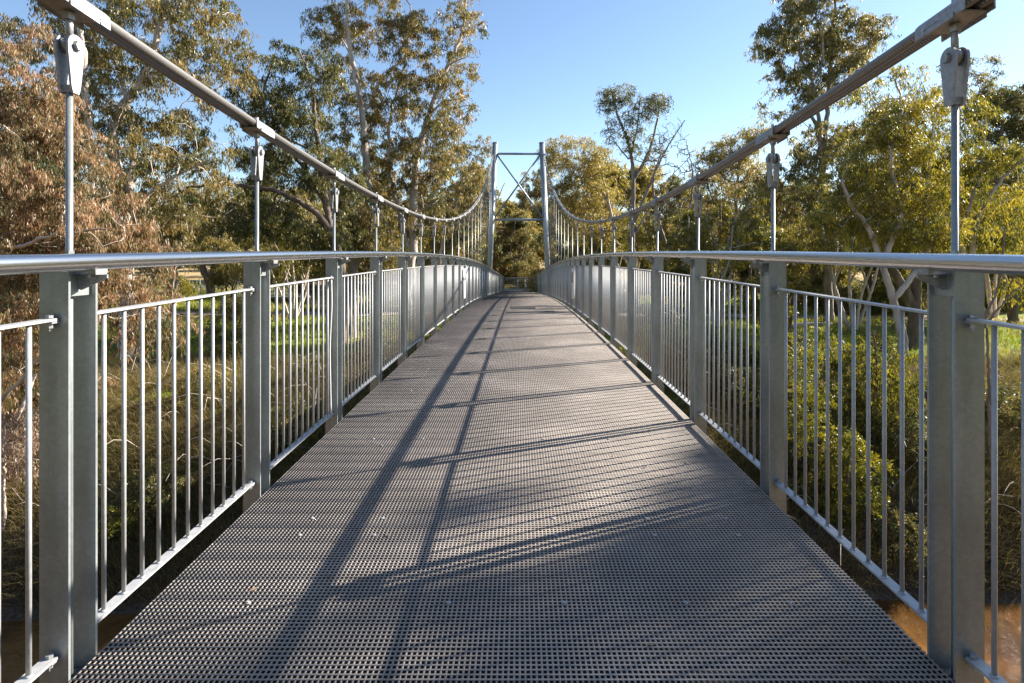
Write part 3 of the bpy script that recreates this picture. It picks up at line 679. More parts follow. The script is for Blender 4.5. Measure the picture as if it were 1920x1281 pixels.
hero('gum_tree', 'slim gum with a bent pale trunk just left of the tower', None, 44, 825,
     [([(820, 540), (832, 450), (855, 385), (843, 320), (845, 280)], 0.2, 0.06), ([(852, 390), (880, 330), (900, 290)], 0.1, 0.04)],
     [(905, 275, 18, 25), (885, 330, 35, 40), (845, 290, 40, 40), (870, 400, 50, 50), (820, 420, 50, 50), (850, 470, 60, 35)],
     210, BK_PALE, LF_OL, leaves_per=130, leaf=(0.22, 0.05), spread=0.7, droop=0.8, tint=(0.6, 0.2))
hero('gum_tree', 'leaning pale gum trunk beside the asphalt path on the left', None, 40, 245,
     [([(248, 575), (268, 540), (300, 515), (345, 500)], 0.20, 0.10, 2), ([(345, 500), (400, 470), (440, 430)], 0.1, 0.04)],
     [(330, 440, 80, 40), (420, 410, 60, 50), (250, 470, 60, 40)], 150, BK_PALE, LF_OL, leaves_per=130, leaf=(0.2, 0.045), spread=0.7, droop=0.8, tint=(0.6, 0.2))
hero('gum_tree', 'thick forked dark gum standing beyond the boardwalk on the left', None, 55, 395,
     [([(395, 560), (392, 530), (370, 480), (345, 440), (330, 380)], 0.42, 0.1), ([(393, 530), (405, 480), (400, 420), (410, 370)], 0.3, 0.1), ([(396, 535), (420, 490), (440, 450)], 0.22, 0.08)],
     [(330, 390, 70, 45), (400, 370, 70, 50), (450, 420, 60, 45), (360, 450, 90, 30)], 260, BK_DARK, LF_OL, leaves_per=130, leaf=(0.26, 0.06), spread=0.85, droop=0.75, tint=(0.55, 0.2))
hero('gum_tree', 'stout rough barked gum in green grass seen through the third left panel', None, 30, 660,
     [([(660, 610), (663, 540), (655, 470), (640, 420)], 0.30, 0.12), ([(662, 520), (690, 450), (700, 400)], 0.15, 0.05)],
     [(640, 440, 60, 40), (690, 430, 60, 50), (600, 480, 50, 30), (720, 480, 40, 30)], 170, BK_GREY, LF_OL, leaves_per=130, leaf=(0.18, 0.04), spread=0.6, droop=0.85, tint=(0.6, 0.2))
# --- right bank
hero('gum_tree', 'rounded golden gum with a curved pale trunk just right of the tower', None, 50, 1155,
     [([(1155, 540), (1152, 470), (1146, 400), (1130, 362), (1100, 345), (1075, 325)], 0.24, 0.07), ([(1146, 400), (1130, 330), (1115, 290)], 0.12, 0.05)],
     [(1080, 285, 58, 40), (1120, 300, 45, 45), (1045, 320, 35, 50), (1100, 350, 60, 40), (1060, 390, 50, 50), (1120, 410, 50, 50), (1030, 280, 20, 25)],
     420, BK_PALE, LF_GD, leaves_per=105, leaf=(0.22, 0.05), spread=0.85, droop=0.8, tint=(0.68, 0.25))
hero('gum_tree', 'sparse half bare gum with fine branches against the sky right of the tower', None, 42, 1190,
     [([(1192, 560), (1186, 460), (1188, 330), (1178, 265), (1158, 215), (1150, 180)], 0.27, 0.07), ([(1187, 340), (1215, 290), (1232, 230), (1238, 185)], 0.15, 0.05, 1), ([(1188, 420), (1222, 340), (1250, 280), (1285, 225)], 0.13, 0.03, -1),
      ([(1190, 440), (1225, 380), (1260, 330), (1290, 300)], 0.08, 0.02, 1), ([(1182, 300), (1195, 240), (1200, 190)], 0.08, 0.03), ([(1180, 300), (1150, 260), (1135, 225)], 0.06, 0.02)],
     [(1160, 172, 38, 20, 1.3), (1142, 195, 24, 16), (1238, 190, 26, 20, 1.2), (1205, 205, 40, 30, .7), (1170, 240, 40, 30, .7), (1210, 270, 45, 35, .5)],
     230, BK_GREY, LF_DK, leaves_per=50, leaf=(0.20, 0.045), spread=0.6, droop=0.7, tint=(0.6, 0.25), tip_r=0.026)
hero('dead_tree', 'leafless grey gum with spreading twigs against the sky behind the right cable', None, 40, 1262,
     [([(1258, 560), (1250, 470), (1232, 400), (1225, 340), (1240, 290)], 0.2, 0.05), ([(1250, 470), (1290, 400), (1300, 330), (1290, 280)], 0.13, 0.03)],
     [(1262, 245, 34, 30), (1285, 300, 35, 40), (1240, 290, 40, 40), (1290, 370, 40, 40)],
     220, BK_GREY, LF_DK, leaves_per=20, leaf=(0.15, 0.03), spread=0.5, droop=0.7, bare=0.8, tip_r=0.024)
hero('gum_tree', 'golden gum below the right cable between the bare tree and the tall dark one', None, 48, 1400,
     [([(1395, 560), (1392, 470), (1380, 380), (1390, 290)], 0.25, 0.08), ([(1392, 450), (1345, 390), (1325, 340)], 0.13, 0.05)],
     [(1385, 275, 45, 35), (1425, 245, 30, 22), (1345, 300, 35, 35), (1320, 330, 25, 25), (1400, 330, 60, 45), (1330, 390, 60, 40), (1400, 420, 70, 45)],
     480, BK_GREY, LF_GD, leaves_per=105, leaf=(0.22, 0.05), spread=0.85, droop=0.8, tint=(0.68, 0.25))
hero('gum_tree', 'tall gum on the right with dense dark green top rising above the cable', None, 36, 1553,
     [([(1556, 600), (1550, 470), (1542, 330), (1536, 230), (1522, 150), (1500, 100), (1490, 50)], 0.30, 0.05), ([(1543, 340), (1552, 200), (1562, 90), (1570, -40)], 0.18, 0.05, 1), ([(1537, 260), (1515, 180), (1545, 100), (1520, 0)], 0.12, 0.03, -1), ([(1550, 420), (1590, 330), (1640, 280)], 0.12, 0.04)],
     [(1530, 25, 70, 50), (1590, 75, 62, 55), (1470, 60, 40, 45), (1625, 60, 38, 45), (1500, 120, 45, 35), (1580, 150, 55, 40, .8), (1490, 185, 40, 30, .6), (1560, 260, 60, 45, .8), (1640, 250, 60, 50), (1560, -70, 100, 60), (1500, 330, 60, 50, .8), (1580, 390, 70, 50)],
     620, BK_GREY, LF_DK, leaves_per=170, leaf=(0.22, 0.052), spread=0.72, droop=0.8, tint=(0.72, 0.26), depth=3)
hero('gum_tree', 'bright yellow green gum with leaning pale trunk left of the nearest right hanger', None, 22, 1695,
     [([(1692, 620), (1675, 560), (1650, 480), (1625, 420), (1600, 390), (1580, 340)], 0.20, 0.05), ([(1655, 490), (1690, 400), (1672, 300), (1690, 200), (1680, 150)], 0.12, 0.03), ([(1680, 560), (1740, 470), (1735, 380), (1750, 260), (1745, 190)], 0.12, 0.03, 1)],
     [(1680, 150, 35, 30, .8), (1720, 190, 45, 35), (1665, 230, 50, 40), (1745, 200, 30, 35), (1710, 270, 65, 45), (1620, 300, 40, 40, .8), (1660, 350, 60, 40), (1745, 350, 55, 50), (1600, 390, 50, 40, .8), (1690, 420, 80, 40), (1760, 430, 50, 40)],
     620, BK_PALE, LF_YG, leaves_per=95, leaf=(0.15, 0.034), spread=0.48, droop=0.8, tint=(0.6, 0.26), depth=2.2)
hero('gum_tree', 'golden green gum spreading over the right edge behind the nearest right hanger', None, 25, 1835,
     [([(1838, 640), (1822, 540), (1800, 440), (1790, 350), (1800, 240), (1795, 160)], 0.2, 0.04), ([(1822, 540), (1830, 430), (1870, 350), (1930, 290), (1990, 260)], 0.13, 0.04, -1), ([(1800, 440), (1840, 320), (1850, 220)], 0.09, 0.03)],
     [(1790, 165, 35, 30, .7), (1820, 215, 45, 35), (1780, 260, 45, 40), (1850, 290, 55, 40), (1905, 290, 50, 35), (1800, 340, 55, 45), (1870, 370, 60, 40), (1940, 380, 50, 50), (1800, 430, 60, 40), (1890, 450, 60, 35)],
     460, BK_PALE, LF_YG, leaves_per=95, leaf=(0.16, 0.036), spread=0.5, droop=0.8, tint=(0.6, 0.26), depth=2.2)
hero('gum_tree', 'dark broad crowned tree at the right edge above the handrail', None, 34, 1900,
     [([(1900, 560), (1890, 440), (1870, 340), (1880, 230)], 0.3, 0.08), ([(1888, 440), (1930, 330), (1960, 250)], 0.16, 0.05)],
     [(1880, 200, 60, 40), (1860, 130, 30, 35, .4), (1900, 260, 60, 40), (1930, 200, 60, 60), (1880, 430, 70, 50), (1960, 330, 70, 80), (1800, 120, 25, 22, .4)],
     420, BK_DARK, LF_DK, leaves_per=150, leaf=(0.2, 0.05), spread=0.7, droop=0.55, tint=(0.6, 0.22))
hero('gum_tree', 'stout dark forked trunk on the right lawn under yellow green leaves', None, 26, 1712,
     [([(1715, 590), (1695, 540), (1668, 490), (1650, 440)], 0.34, 0.1), ([(1716, 590), (1722, 520), (1735, 460), (1740, 400)], 0.26, 0.08)],
     [(1650, 330, 55, 40), (1740, 300, 50, 40), (1690, 250, 40, 30)], 150, BK_DARK, LF_YG, leaves_per=120, leaf=(0.16, 0.036), spread=0.6, droop=0.8, tint=(0.5, 0.2))
hero('sapling', 'thin bent sapling at the right edge beside the pale sandy track', None, 15, 1858,
     [([(1855, 660), (1850, 600), (1868, 550), (1880, 500), (1885, 430)], 0.05, 0.02), ([(1852, 605), (1890, 560), (1925, 530)], 0.03, 0.012)],
     [(1920, 545, 26, 26), (1895, 400, 50, 40, .6), (1930, 470, 30, 30)], 34, BK_GREY, LF_YG, leaves_per=70, leaf=(0.11, 0.026), spread=0.35, droop=0.9, tint=(0.75, 0.2), tip_r=0.004)
# --- shrubs on the banks
hero('wattle_bush', 'yellow green wattle bush lit by the sun low on the right bank', None, 13.6, 1590,
     [([(1590, 930), (1592, 860)], 0.05, 0.02)], [(1590, 860, 55, 50), (1560, 930, 48, 45), (1610, 930, 50, 50), (1530, 790, 50, 70, .7), (1520, 680, 40, 60, .5), (1600, 990, 30, 30, .6), (1640, 880, 30, 25, .4)],
     190, BK_DARK, LF_WA, 'bush', leaves_per=190, leaf=(0.06, 0.022), spread=0.26, droop=0.2, tint=(0.6, 0.25), tip_r=0.004, hollow=0.1)
hero('gum_sapling', 'leafy gum sapling above the wattle on the right bank', None, 15.5, 1640,
     [([(1640, 760), (1645, 680), (1640, 620)], 0.05, 0.02)], [(1640, 680, 60, 45), (1680, 750, 60, 60), (1600, 740, 60, 50, .8), (1720, 700, 40, 40, .6), (1560, 660, 50, 50, .6)],
     120, BK_DARK, LF_YG, 'sapling', leaves_per=110, leaf=(0.12, 0.03), spread=0.36, droop=0.8, tint=(0.4, 0.25), tip_r=0.004)
hero('shrub', 'round dense olive shrub on the left lawn behind the second left post', None, 21, 435,
     [([(440, 660), (440, 600)], 0.07, 0.03)], [(440, 610, 55, 55), (410, 640, 40, 40), (470, 640, 35, 40), (440, 570, 40, 25)],
     130, BK_DARK, LF_DK, 'bush', leaves_per=130, leaf=(0.10, 0.03), spread=0.35, droop=0.4, tint=(0.75, 0.2), tip_r=0.005, hollow=0.1)
hero('shrub', 'small sunlit yellow bush low on the left bank near the water', None, 12.9, 205,
     [([(205, 1010), (205, 980)], 0.03, 0.015)], [(200, 985, 38, 40), (225, 1000, 30, 30)], 34, BK_DARK, LF_WA, 'bush', leaves_per=150, leaf=(0.05, 0.02), spread=0.22, droop=0.3, tint=(0.45, 0.25), tip_r=0.003, hollow=0.1)
hero('shrub', 'pale dry bush hanging over the bank at the lower left edge', None, 13.2, 10,
     [([(10, 860), (10, 800)], 0.04, 0.02)], [(30, 850, 45, 50), (-30, 830, 70, 60), (50, 780, 40, 30, .6)], 70, BK_PALE, LF_BR, 'bush', leaves_per=130, leaf=(0.09, 0.016), spread=0.34, droop=0.9, tint=(0.6, 0.25), tip_r=0.004)
for i, (px, py, d, rx, lab) in enumerate([(1330, 640, 19, 40, 'low leafy bush under the third right panel'), (1400, 760, 16.5, 50, 'dark tangled bush between the second and third right posts'), (1240, 580, 24, 30, 'small green bush on the lawn near the fourth right post'),
        (780, 600, 24, 28, 'small rounded bush on the lawn beside the far left panels'), (590, 700, 19, 40, 'low straw coloured bush on the rim of the left bank'), (1480, 640, 18, 36, 'yellowish bush beside the second right post')]):
    hero('shrub', lab, None, d, px, [([(px, py+20), (px, py)], 0.04, 0.02)], [(px, py, rx, rx*0.8), (px+rx*0.6, py+15, rx*0.6, rx*0.6)], 60, BK_DARK, [LF_DK, LF_YG, LF_OL][i % 3], 'bush',
         leaves_per=110, leaf=(0.09, 0.028), spread=0.32, droop=0.5, tint=(0.5, 0.25), tip_r=0.004, hollow=0.1)
# --- the gum right of the frame whose crown dapples the near deck
h = Vector((0.9165, 0.40, 0)); nrm = Vector((-0.40, 0.9165, 0))
def sp(s, t, e): p = h*t + nrm*s; return Vector((p.x, p.y, e + 0.571*t))
r = np.random.default_rng(5); A = []
for (s, t, e, a, k) in [(0.4, 27, -2.3, 1.9, 44), (2.3, 26, -3.2, 1.15, 24), (2.5, 27, -2.2, 0.7, 6),  (1.8, 28, -1.7, 0.9, 8), (-2.2, 28, -1.7, 2.4, 44), (-1.5, 30, -3.5, 2.2, 30), (3.3, 27, -3.5, 0.8, 7), (-5.5, 27, -1.8, 2.6, 34), (-8, 28, -3, 2.4, 24)]:
    c = np.array(sp(s, t, e)); A.append(c + rnd_dir(k, r)*a*r.random((k, 1))**0.5*np.array([1, 1, 0.55]))
A = np.concatenate(A); rt = sp(-4, 29, 0); rt.z = float(ground_z(rt.x, rt.y))
e, q = build_tree('gum_tree', rt, [([rt, rt + Vector((0.4, 0.3, 5)), rt + Vector((-0.3, 0.5, 10)), rt + Vector((0, 0, 15))], 0.32, 0.08)], A, r, BK_PALE, LF_OL, leaves_per=150, leaf=(0.18, 0.045), spread=0.42, droop=0.8)
tag(e, 'tall gum on the right bank whose shade dapples the near deck', 'tree')

# --- generic gums of the wood
def template(seed, H, Wd, bark, leafm, n, leaves_per, leaf, spread, low=0.3, forks=3, tint=(0.5, 0.22)):
    r = np.random.default_rng(seed); limbs = []; ba = Vector((0, 0, 0)); A = []
    zf = H*r.uniform(0.12, 0.3); lean = Vector((r.normal()*0.05, r.normal()*0.05, 1))
    limbs.append(([ba, lean*zf*0.5 + Vector((r.normal()*0.1, 0, 0)), lean*zf], 0.022*H, 0.017*H))
    for i in range(forks):
        a = i*2*math.pi/forks + r.uniform(-0.6, 0.6); o = Wd*r.uniform(0.2, 0.5); top = H*r.uniform(0.75, 0.98)
        e = Vector((math.cos(a)*o, math.sin(a)*o, top)); m1 = lean*zf*0.6 + e*0.4 + Vector((r.normal(), r.normal(), 0))*Wd*0.06; m2 = lean*zf*0.25 + e*0.72 + Vector((r.normal(), r.normal(), 0))*Wd*0.08
        limbs.append(([lean*zf, m1, m2, e], 0.014*H, 0.004*H))
        for t in (0.2, 0.45, 0.7, 0.95):
            for q in range(2):
                z = H*(low + (0.97-low)*t) + r.normal()*H*0.05; rr_ = Wd*0.5*math.sin(math.pi*(0.2+0.72*t))*r.uniform(0.35, 1.0); b = a + r.normal()*0.7
                c = np.array([math.cos(b)*rr_, math.sin(b)*rr_, z]); s = Wd*r.uniform(0.12, 0.2)
                k = max(3, n//(forks*8)); A.append(c + rnd_dir(k, r)*s*r.random((k, 1))**0.4*np.array([1, 1, 0.75]))
    A = np.concatenate(A)
    return build_tree('gum_tree', (0, 0, 0), limbs, A, r, bark, leafm, leaves_per=leaves_per, leaf=leaf, spread=spread, droop=0.75, tint=tint, base_r=0.02*H, tip_r=0.012, sides=7)[0]
T = [template(11, 13, 9, BK_PALE, LF_GD, 330, 150, (0.30, 0.075), 0.75, 0.14, 3, (0.6, 0.25)), template(12, 15, 9, BK_PALE, LF_OL, 350, 150, (0.30, 0.075), 0.75, 0.14, 4, (0.62, 0.25)), template(13, 11, 8, BK_GREY, LF_YG, 300, 140, (0.26, 0.065), 0.7, 0.1, 3, (0.6, 0.25)),
     template(14, 14, 10, BK_PALE, LF_OR, 330, 150, (0.30, 0.07), 0.75, 0.14, 3, (0.5, 0.25)), template(15, 12, 9, BK_DARK, LF_DK, 330, 150, (0.30, 0.075), 0.75, 0.1, 3, (0.65, 0.25)), template(16, 9, 6, BK_PALE, LF_YG, 190, 130, (0.22, 0.055), 0.65, 0.12, 2, (0.6, 0.25))]
LB = ['golden gum in the wood', 'olive green gum in the wood', 'yellow green gum in the wood', 'rusty leaved gum in the wood', 'dark green gum in the wood', 'small slender gum in the wood']
def stems(seed, H, Wd, bark, leafm, k, tint):
    r = np.random.default_rng(seed); limbs = []; A = []
    for i in range(k):
        a = i*2*math.pi/k + r.uniform(-0.5, 0.5); o = Wd*r.uniform(0.25, 0.5); b0 = Vector((math.cos(a)*0.12, math.sin(a)*0.12, 0)); e = Vector((math.cos(a)*o, math.sin(a)*o, H*r.uniform(0.7, 1)))
        m1 = b0*0.65 + e*0.35 + Vector((r.normal()*0.35, r.normal()*0.35, 0)); m2 = b0*0.35 + e*0.65 + Vector((r.normal()*0.45, r.normal()*0.45, 0)); R0 = r.uniform(0.009, 0.013)*H
        limbs.append(([b0 if i == 0 else b0*1.0, m1, m2, e], R0, R0*0.35))
        if r.random() < 0.7: limbs.append(([m1, m1*0.5 + e*0.5 + Vector((r.normal()*0.8, r.normal()*0.8, 0.3)), e + Vector((r.normal()*1.4, r.normal()*1.4, -H*0.12))], R0*0.6, R0*0.2))
        for q in range(7):
            t = r.uniform(0.5, 1.05); c = np.array(m1*(1-t) + e*t) + r.normal(size=3)*np.array([0.9, 0.9, 0.5]); A.append(c + rnd_dir(6, r)*0.5)
    return build_tree('gum_tree', (0, 0, 0), limbs, np.concatenate(A), r, bark, leafm, leaves_per=60, leaf=(0.2, 0.045), spread=0.5, droop=0.85, tint=tint, base_r=0.02*H, tip_r=0.013, sides=6)[0]
T += [stems(41, 9.5, 5, BK_PALE, LF_YG, 5, (0.6, 0.25)), stems(42, 11, 6, BK_GREY, LF_OL, 4, (0.65, 0.25)), stems(43, 8.5, 5, BK_DARK, LF_GD, 5, (0.6, 0.25))]
used = [False]*9; r = np.random.default_rng(21)
def place(ti, px, d, sc, label, group=None):
    x = (px-CX)*d/F; z = float(ground_z(x, d)) - 0.2
    o = T[ti] if not used[ti] else copy_tree(T[ti]); used[ti] = True
    o.location = (x, d, z); o.rotation_euler = (0, 0, r.uniform(0, 6.28)); s = sc*r.uniform(0.95, 1.05); o.scale = (s, s, s*r.uniform(0.95, 1.05))
    tag(o, label, 'tree', group or 'gums of the wood beyond the river'); return o
mid = [  # (template, px, distance, scale, label)
 (3, 30, 36, .95, 'rusty gum in shade behind the drooping tree at the left edge'), (1, 110, 46, .9, 'olive gum beyond the left edge tree, lower than the many stemmed one'), (5, 330, 48, .9, 'slender gum left of the thick forked one'),
 (4, 480, 44, .85, 'dark low gum behind the second left post'), (0, 560, 58, .85, 'golden gum rising behind the boardwalk'), (5, 600, 43, .8, 'slender pale gum just beyond the boardwalk'), (1, 700, 60, .9, 'olive gum between the two tallest left trunks'), (3, 620, 70, 1.0, 'rusty gum in the gap right of the boardwalk'),
 (4, 830, 66, .9, 'dark gum behind the slim bent one'), (1, 898, 78, 1.05, 'olive gum against the sky touching the left tower leg'), (0, 945, 92, .98, 'golden gum filling the left half of the tower gate'), (0, 985, 84, .82, 'golden gum at the end of the bridge between the tower legs'), (1, 1010, 96, 1.1, 'olive gum behind the right tower leg'),
 (4, 1065, 70, .9, 'dark gum under the rounded golden one'), (0, 1130, 62, 1.1, 'golden gum low behind the far right railing'), (0, 1215, 66, 1.15, 'golden gum behind the sparse half bare one'), (2, 1290, 64, 1.2, 'yellow green gum at the foot of the leafless tree'), (2, 1340, 46, .75, 'yellow green gum low beyond the third right hanger'),
 (5, 1290, 38, .8, 'slender gum between the third and fourth right hangers'), (4, 1460, 42, .85, 'dark gum behind the second right hanger'), (2, 1500, 52, .95, 'yellow green gum left of the tall dark topped one'), (5, 1440, 30, .7, 'small slender gum close to the second right post'),
 (2, 1620, 50, 1.1, 'yellow green gum right of the tall dark topped one'), (4, 1780, 46, 1.0, 'dark gum seen low right of the nearest hanger'), (2, 1880, 47, .95, 'yellow green gum at right behind the bent sapling'), (5, 1755, 50, .9, 'slender gum beyond the right lawn past the nearest post'), (4, 1900, 60, 1.1, 'dark gum at the far right edge of the wood')]
mid += [(6, 1345, 33, .85, 'many stemmed pale gum beyond the fourth right post'), (7, 1420, 38, .9, 'grey many stemmed gum between the second and third right hangers'), (8, 1480, 33, .85, 'dark stemmed gum behind the second right hanger rod'), (6, 1600, 31, .9, 'pale many stemmed gum just right of the tall dark topped one'),
 (8, 1640, 44, 1.1, 'dark stemmed golden gum behind the leaning pale trunk'), (7, 1765, 36, 1.0, 'grey stemmed gum left of the nearest right hanger rod'), (6, 1860, 38, 1.0, 'pale many stemmed gum right of the nearest right hanger rod'), (8, 1240, 46, .95, 'dark stemmed golden gum under the sparse half bare one'), (7, 1300, 44, .9, 'grey stemmed gum at the foot of the leafless one'), (6, 1175, 54, 1.0, 'pale stemmed gum between the rounded golden one and the sparse one'),
 (7, 320, 36, .9, 'grey stemmed gum left of the nearest thick forked one'), (8, 450, 38, .8, 'dark stemmed gum behind the second left hanger rod'), (6, 550, 36, .8, 'pale many stemmed gum in front of the boardwalk'), (7, 590, 48, .9, 'grey stemmed gum beyond the boardwalk'), (8, 720, 42, .85, 'dark stemmed gum behind the tallest left gum'), (6, 870, 52, .9, 'pale stemmed gum left of the tower, low behind the hangers'), (7, 1085, 58, 1.0, 'grey stemmed gum low behind the far right hangers')]
for a in mid: place(a[0], a[1], a[2], a[3], a[4])
far_lab = ['one of the golden gums of the distant wood', 'one of the olive gums of the distant wood', 'one of the yellow green gums of the distant wood', 'one of the rusty gums of the distant wood', 'one of the dark gums of the distant wood']
for i in range(64):
    px = -80 + (i % 32)*66 + r.uniform(-25, 25); d = (88 if i < 32 else 125) + r.uniform(-12, 14); ti = [0, 1, 4, 2, 1, 0, 4][int(r.integers(0, 7))] if px > 940 else [0, 1, 3, 4, 1][int(r.integers(0, 5))]
    place(ti, px, d, r.uniform(0.8, 1.05)*(1 if i < 32 else 1.15)*(0.8 if 1150 < px < 1400 else 1.0), far_lab[ti], 'distant gums of the wood')

# --- gums on the near bank behind the viewer and along the river to the left
r = np.random.default_rng(61)
NB = [(-30, -24), (-22, -30), (-14, -22), (-7, -29), (6, -26), (13, -31), (20, -23), (29, -28), (-36, -20), (-44, 12), (-34, -27), (-12, -36), (2, -38), (26, -38), (37, -24)]
for i, (x, y) in enumerate(NB):
    ti = [1, 4, 0, 1, 4, 1, 0, 4, 3, 1, 4, 0, 1, 4, 0][i]; o = copy_tree(T[ti]); sc_ = r.uniform(1.25, 1.5)
    o.location = (x, y, float(ground_z(x, y)) - 0.2); o.rotation_euler = (0, 0, r.uniform(0, 6.28)); o.scale = (sc_, sc_, sc_)
    tag(o, 'tall gum on the near bank, out of the picture behind the viewer', 'tree', 'gums of the near bank')
# --- undergrowth of the wood
def bush_template(seed, leafm, w, h):
    r = np.random.default_rng(seed); A = np.array([[math.cos(a)*w*q, math.sin(a)*w*q, h*z] for a, q, z in zip(r.uniform(0, 6.28, 90), r.random(90)**0.5, r.uniform(0.08, 1, 90)**0.8)])
    A[:, 2] *= 1.15 - (A[:, 0]**2+A[:, 1]**2)/(w*w)*0.6
    return build_tree('shrub', (0, 0, 0), [([Vector((0, 0, 0)), Vector((0.1, 0, h*0.4))], 0.06, 0.03)], A, r, BK_DARK, leafm, leaves_per=110, leaf=(0.16, 0.05), spread=0.5, droop=0.5, tint=(0.5, 0.25), tip_r=0.008, sides=5)[0]
BT = [bush_template(31, LF_YG, 1.7, 2.2), bush_template(32, LF_DK, 2.0, 2.8), bush_template(33, LF_OL, 1.8, 2.4)]; ub = [False]*3
bl = ['yellow green bush of the undergrowth', 'dark bush of the undergrowth', 'olive brown bush of the undergrowth']
r = np.random.default_rng(8)
for i in range(78):
    d = 46 + 62*r.random()**0.8; px = 1000 + r.uniform(-60, 1000) if i % 3 else r.uniform(-60, 1000)
    if i % 3 and px > 1500 and i % 2: d = r.uniform(38, 60)
    if px > 930 and px < 1020: d = r.uniform(72, 90)
    t = int(r.integers(0, 3)); o = BT[t] if not ub[t] else copy_tree(BT[t]); ub[t] = True; x = (px-CX)*d/F; z = float(ground_z(x, d)) - 0.1
    if math.hypot(x+42, d-66) < 12: x -= 14
    o.location = (x, d, z); o.rotation_euler = (0, 0, r.uniform(0, 6.28)); q = r.uniform(0.6, 1.25); o.scale = (q, q, q)
    tag(o, bl[t] + ' on the far side of the lawn', 'bush', 'bushes of the undergrowth')

# --- bushes crowding the two banks
for i, (px, py, d, q, t, lab) in enumerate([
  (1340, 720, 17.5, .55, 1, 'dark bush on the right bank under the fourth right panel'), (1385, 640, 20, .6, 0, 'yellow green bush at the top of the right bank behind the third right post'), (1470, 700, 17, .62, 2, 'olive bush beside the second right post'),
  (1500, 850, 14.6, .5, 1, 'dark bush just behind the second right post, low on the bank'), (1720, 800, 15.2, .55, 1, 'dark bush right of the wattle and the leafy sapling'), (1560, 720, 16.5, .6, 1, 'dark bush between the second right post and the leafy sapling'),
  (1800, 720, 17.2, .5, 2, 'olive bush hidden mostly by the nearest right post'), (1900, 760, 16.2, .45, 1, 'dark bush on the bank at the far right edge'), (1690, 990, 13.2, .38, 2, 'low olive bush near the water by the nearest right post'),
  (1260, 640, 21, .55, 1, 'dark bush under the fifth right panel'), (1640, 590, 24, .5, 0, 'yellow green bush on the right lawn near the leaning pale trunk'),
  (560, 820, 15.4, .45, 1, 'dark bush halfway down the left bank behind the second left post'), (300, 930, 13.7, .4, 1, 'dark bush low on the left bank in the first left panel'), (700, 660, 20.5, .5, 2, 'olive bush at the rim of the left bank behind the third left post'),
  (380, 760, 17, .45, 2, 'olive brown bush on the dry slope in the first left panel')]):
    o = copy_tree(BT[t]); x = (px-CX)*d/F; o.location = (x, d, float(ground_z(x, d)) - 0.1); o.rotation_euler = (0, 0, i*1.3); o.scale = (q, q, q); tag(o, lab, 'bush', 'bushes on the banks')

# ------------------------------------------------------------------ grass, twigs
def scatter_xy(n, r, d0, d1, power=1.6):
    u = r.random(n); d = d0 + (d1-d0)*u**power; a = r.uniform(-0.95, 0.93, n); return a*d, d
def grass(name, n, mat, d0, d1, hgt, wid, r, sel=None, lean=0.3, power=1.6, tint=(0.5, 0.2)):
    x, y = scatter_xy(n, r, d0, d1, power)
    if sel is not None: k = sel(x, y, r); x, y = x[k], y[k]
    n = len(x); z = ground_z(x, y); P_ = np.stack([x, y, z-0.02], 1)
    a = r.uniform(0, 6.28, n); s = np.stack([np.cos(a), np.sin(a), 0*a], 1)
    big = np.clip(y/22, 0.8, 2.6)
    h_ = hgt*r.uniform(0.5, 1.4, n)*np.clip(big, 0.9, 1.5); w_ = wid*big*r.uniform(0.7, 1.3, n)
    ln = r.normal(size=(n, 3))*np.array([lean, lean, 0]); 
    slope = np.clip((20.5-y)/3, 0, 1)[:, None]*np.array([0, -0.4, -0.2]); ln = ln + slope
    m_ = P_ + np.array([0, 0, 1.0])*(h_*0.6)[:, None] + ln*(h_*0.35)[:, None]; t_ = P_ + np.array([0, 0, 1.0])*(h_*0.95)[:, None] + ln*h_[:, None]
    sw = s*w_[:, None]; Q = np.concatenate([np.stack([P_ - sw, P_ + sw, m_ + sw*0.7, m_ - sw*0.7], 1), np.stack([m_ - sw*0.7, m_ + sw*0.7, t_ + sw*0.12, t_ - sw*0.12], 1)])
    rn = np.clip(0.5 + 0.5*gnoise(x, y, 0.5, 31)*0.8 + r.normal(0, tint[1], n) + tint[0] - 0.5, 0, 1); rn = np.concatenate([rn, rn])
    return tag(link(name, quadmesh(name, Q, mat, 4, rn)), kind='stuff')
GR_GREEN = leaf_mat('grass_green', [(0.0, (0.055, 0.085, 0.015)), (0.45, (0.18, 0.22, 0.022)), (1.0, (0.42, 0.38, 0.06))], 0.35, 0.6)
GR_STRAW = leaf_mat('grass_straw', [(0.0, (0.09, 0.075, 0.03)), (0.5, (0.26, 0.20, 0.08)), (1.0, (0.48, 0.38, 0.17))], 0.35, 0.7)
r = np.random.default_rng(77)
grass('green_grass', 200000, GR_GREEN, 19.0, 75, 0.16, 0.012, r, lambda x, y, r: (gnoise(x, y, 0.25, 41) + r.normal(0, .3, len(x)) > -0.2) & (np.abs(y-40) > 2.2), 0.4, 1.5)
grass('dry_grass', 100000, GR_STRAW, 13.6, 90, 0.24, 0.010, r, lambda x, y, r: (gnoise(x, y, 0.25, 41) + r.normal(0, .3, len(x)) < -0.05) & (np.abs(y-40) > 1.9), 0.5, 1.7)
grass('bank_grass', 240000, GR_STRAW, 11.6, 21.5, 0.55, 0.007, r, lambda x, y, r: (ground_z(x, y) > -7.42) & (gnoise(x, y, 1.1, 51) + r.normal(0, .35, len(x)) > -0.25), 0.5, 0.9, (0.20, 0.26))  # low tint: shade of the steep bank is put into the blade colour
mbl = []; rl = np.random.default_rng(404)
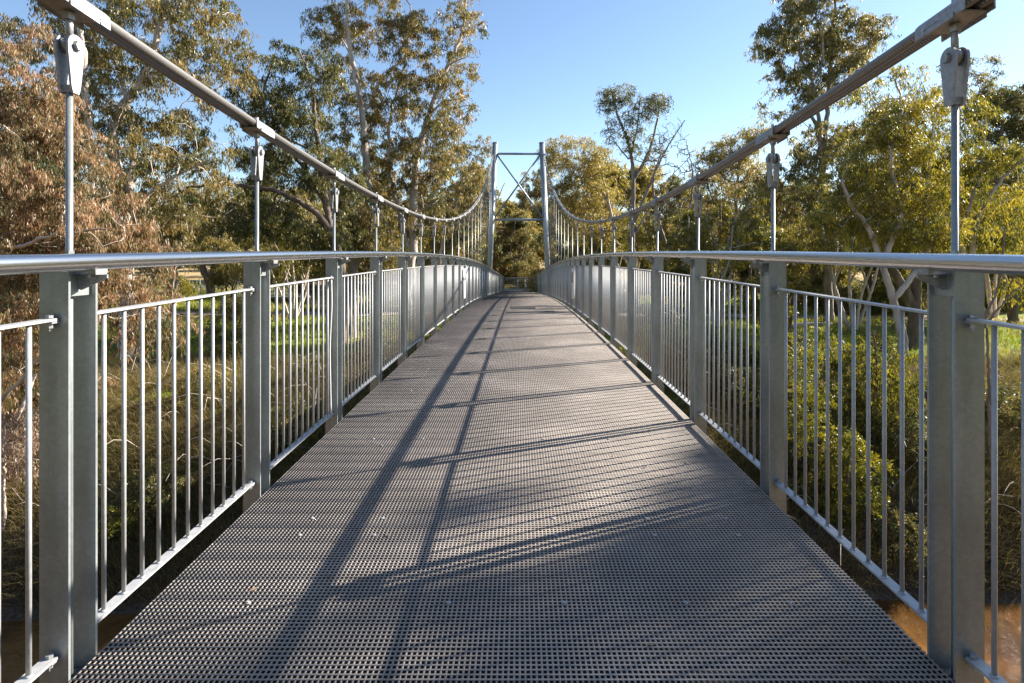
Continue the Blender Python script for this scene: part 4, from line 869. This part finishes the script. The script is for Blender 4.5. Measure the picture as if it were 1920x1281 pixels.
for i in range(36):                               # dry leaves caught on the deck
    y = 2.0 + 12*rl.random()**1.5; x = (1.5 if rl.random() < 0.5 else -1.5)*rl.random()**0.4; a = rl.uniform(0, 6.28); z = zd(y) + 0.004; l = rl.uniform(0.03, 0.07); w = 0.006
    d_ = np.array([math.cos(a), math.sin(a), 0]); n_ = np.array([-d_[1], d_[0], 0]); p = np.array([x, y, z]); mbl.append([p, p + d_*l*.45 + n_*w + [0, 0, .006], p + d_*l + [0, 0, .003], p + d_*l*.45 - n_*w + [0, 0, .001]])
tag(link('leaf_litter', quadmesh('leaf_litter', np.array(mbl), LF_BR, 4, rl.uniform(0.0, 0.8, 36))), kind='stuff')
mb = MB(); 
for i in range(420):
    x, y = scatter_xy(1, r, 13.2, 19.5, 0.8); x = float(x[0]); y = float(y[0]); z = float(ground_z(x, y)); p = np.array([x, y, z+0.05]); L_ = r.uniform(0.5, 1.7); dr = r.normal(size=3)*np.array([1, .5, .35]) + np.array([0, -.3, 0.1]); dr /= np.linalg.norm(dr)
    q = [p + dr*L_*t + np.array([0, 0, 0.25*L_*math.sin(t*2.6)]) + r.normal(size=3)*0.05*t for t in (0, .33, .66, 1)]; mb.tube(q, [0.012, 0.009, 0.007, 0.003], 4, False)
tag(mb.build('fallen_twigs', BK_PALE), kind='stuff')
for i, (p0, p1, d, rad_, lab) in enumerate([((1480, 585), (1560, 600), 33, 0.16, 'pale fallen log lying on the right lawn near the track'), ((0, 850), (70, 700), 13.6, 0.06, 'bare pale branch leaning up the lower left bank')]):
    a = at(*p0, d); b = at(*p1, d+0.6); a.z = max(a.z, float(ground_z(a.x, a.y))+0.08)
    if i == 0: b.z = float(ground_z(b.x, b.y)) + 0.12; a.z = float(ground_z(a.x, a.y)) + 0.12
    ps = smooth_poly([a, (a+b)/2 + Vector((0, 0.1, 0.08)), b], 0.25); mb = MB(); mb.tube(ps, np.linspace(rad_, rad_*0.45, len(ps)), 10); o = mb.build('fallen_log' if i == 0 else 'fallen_branch', BK_PALE); tag(o, lab, 'log' if i == 0 else 'branch')
print('leaf quads', total)
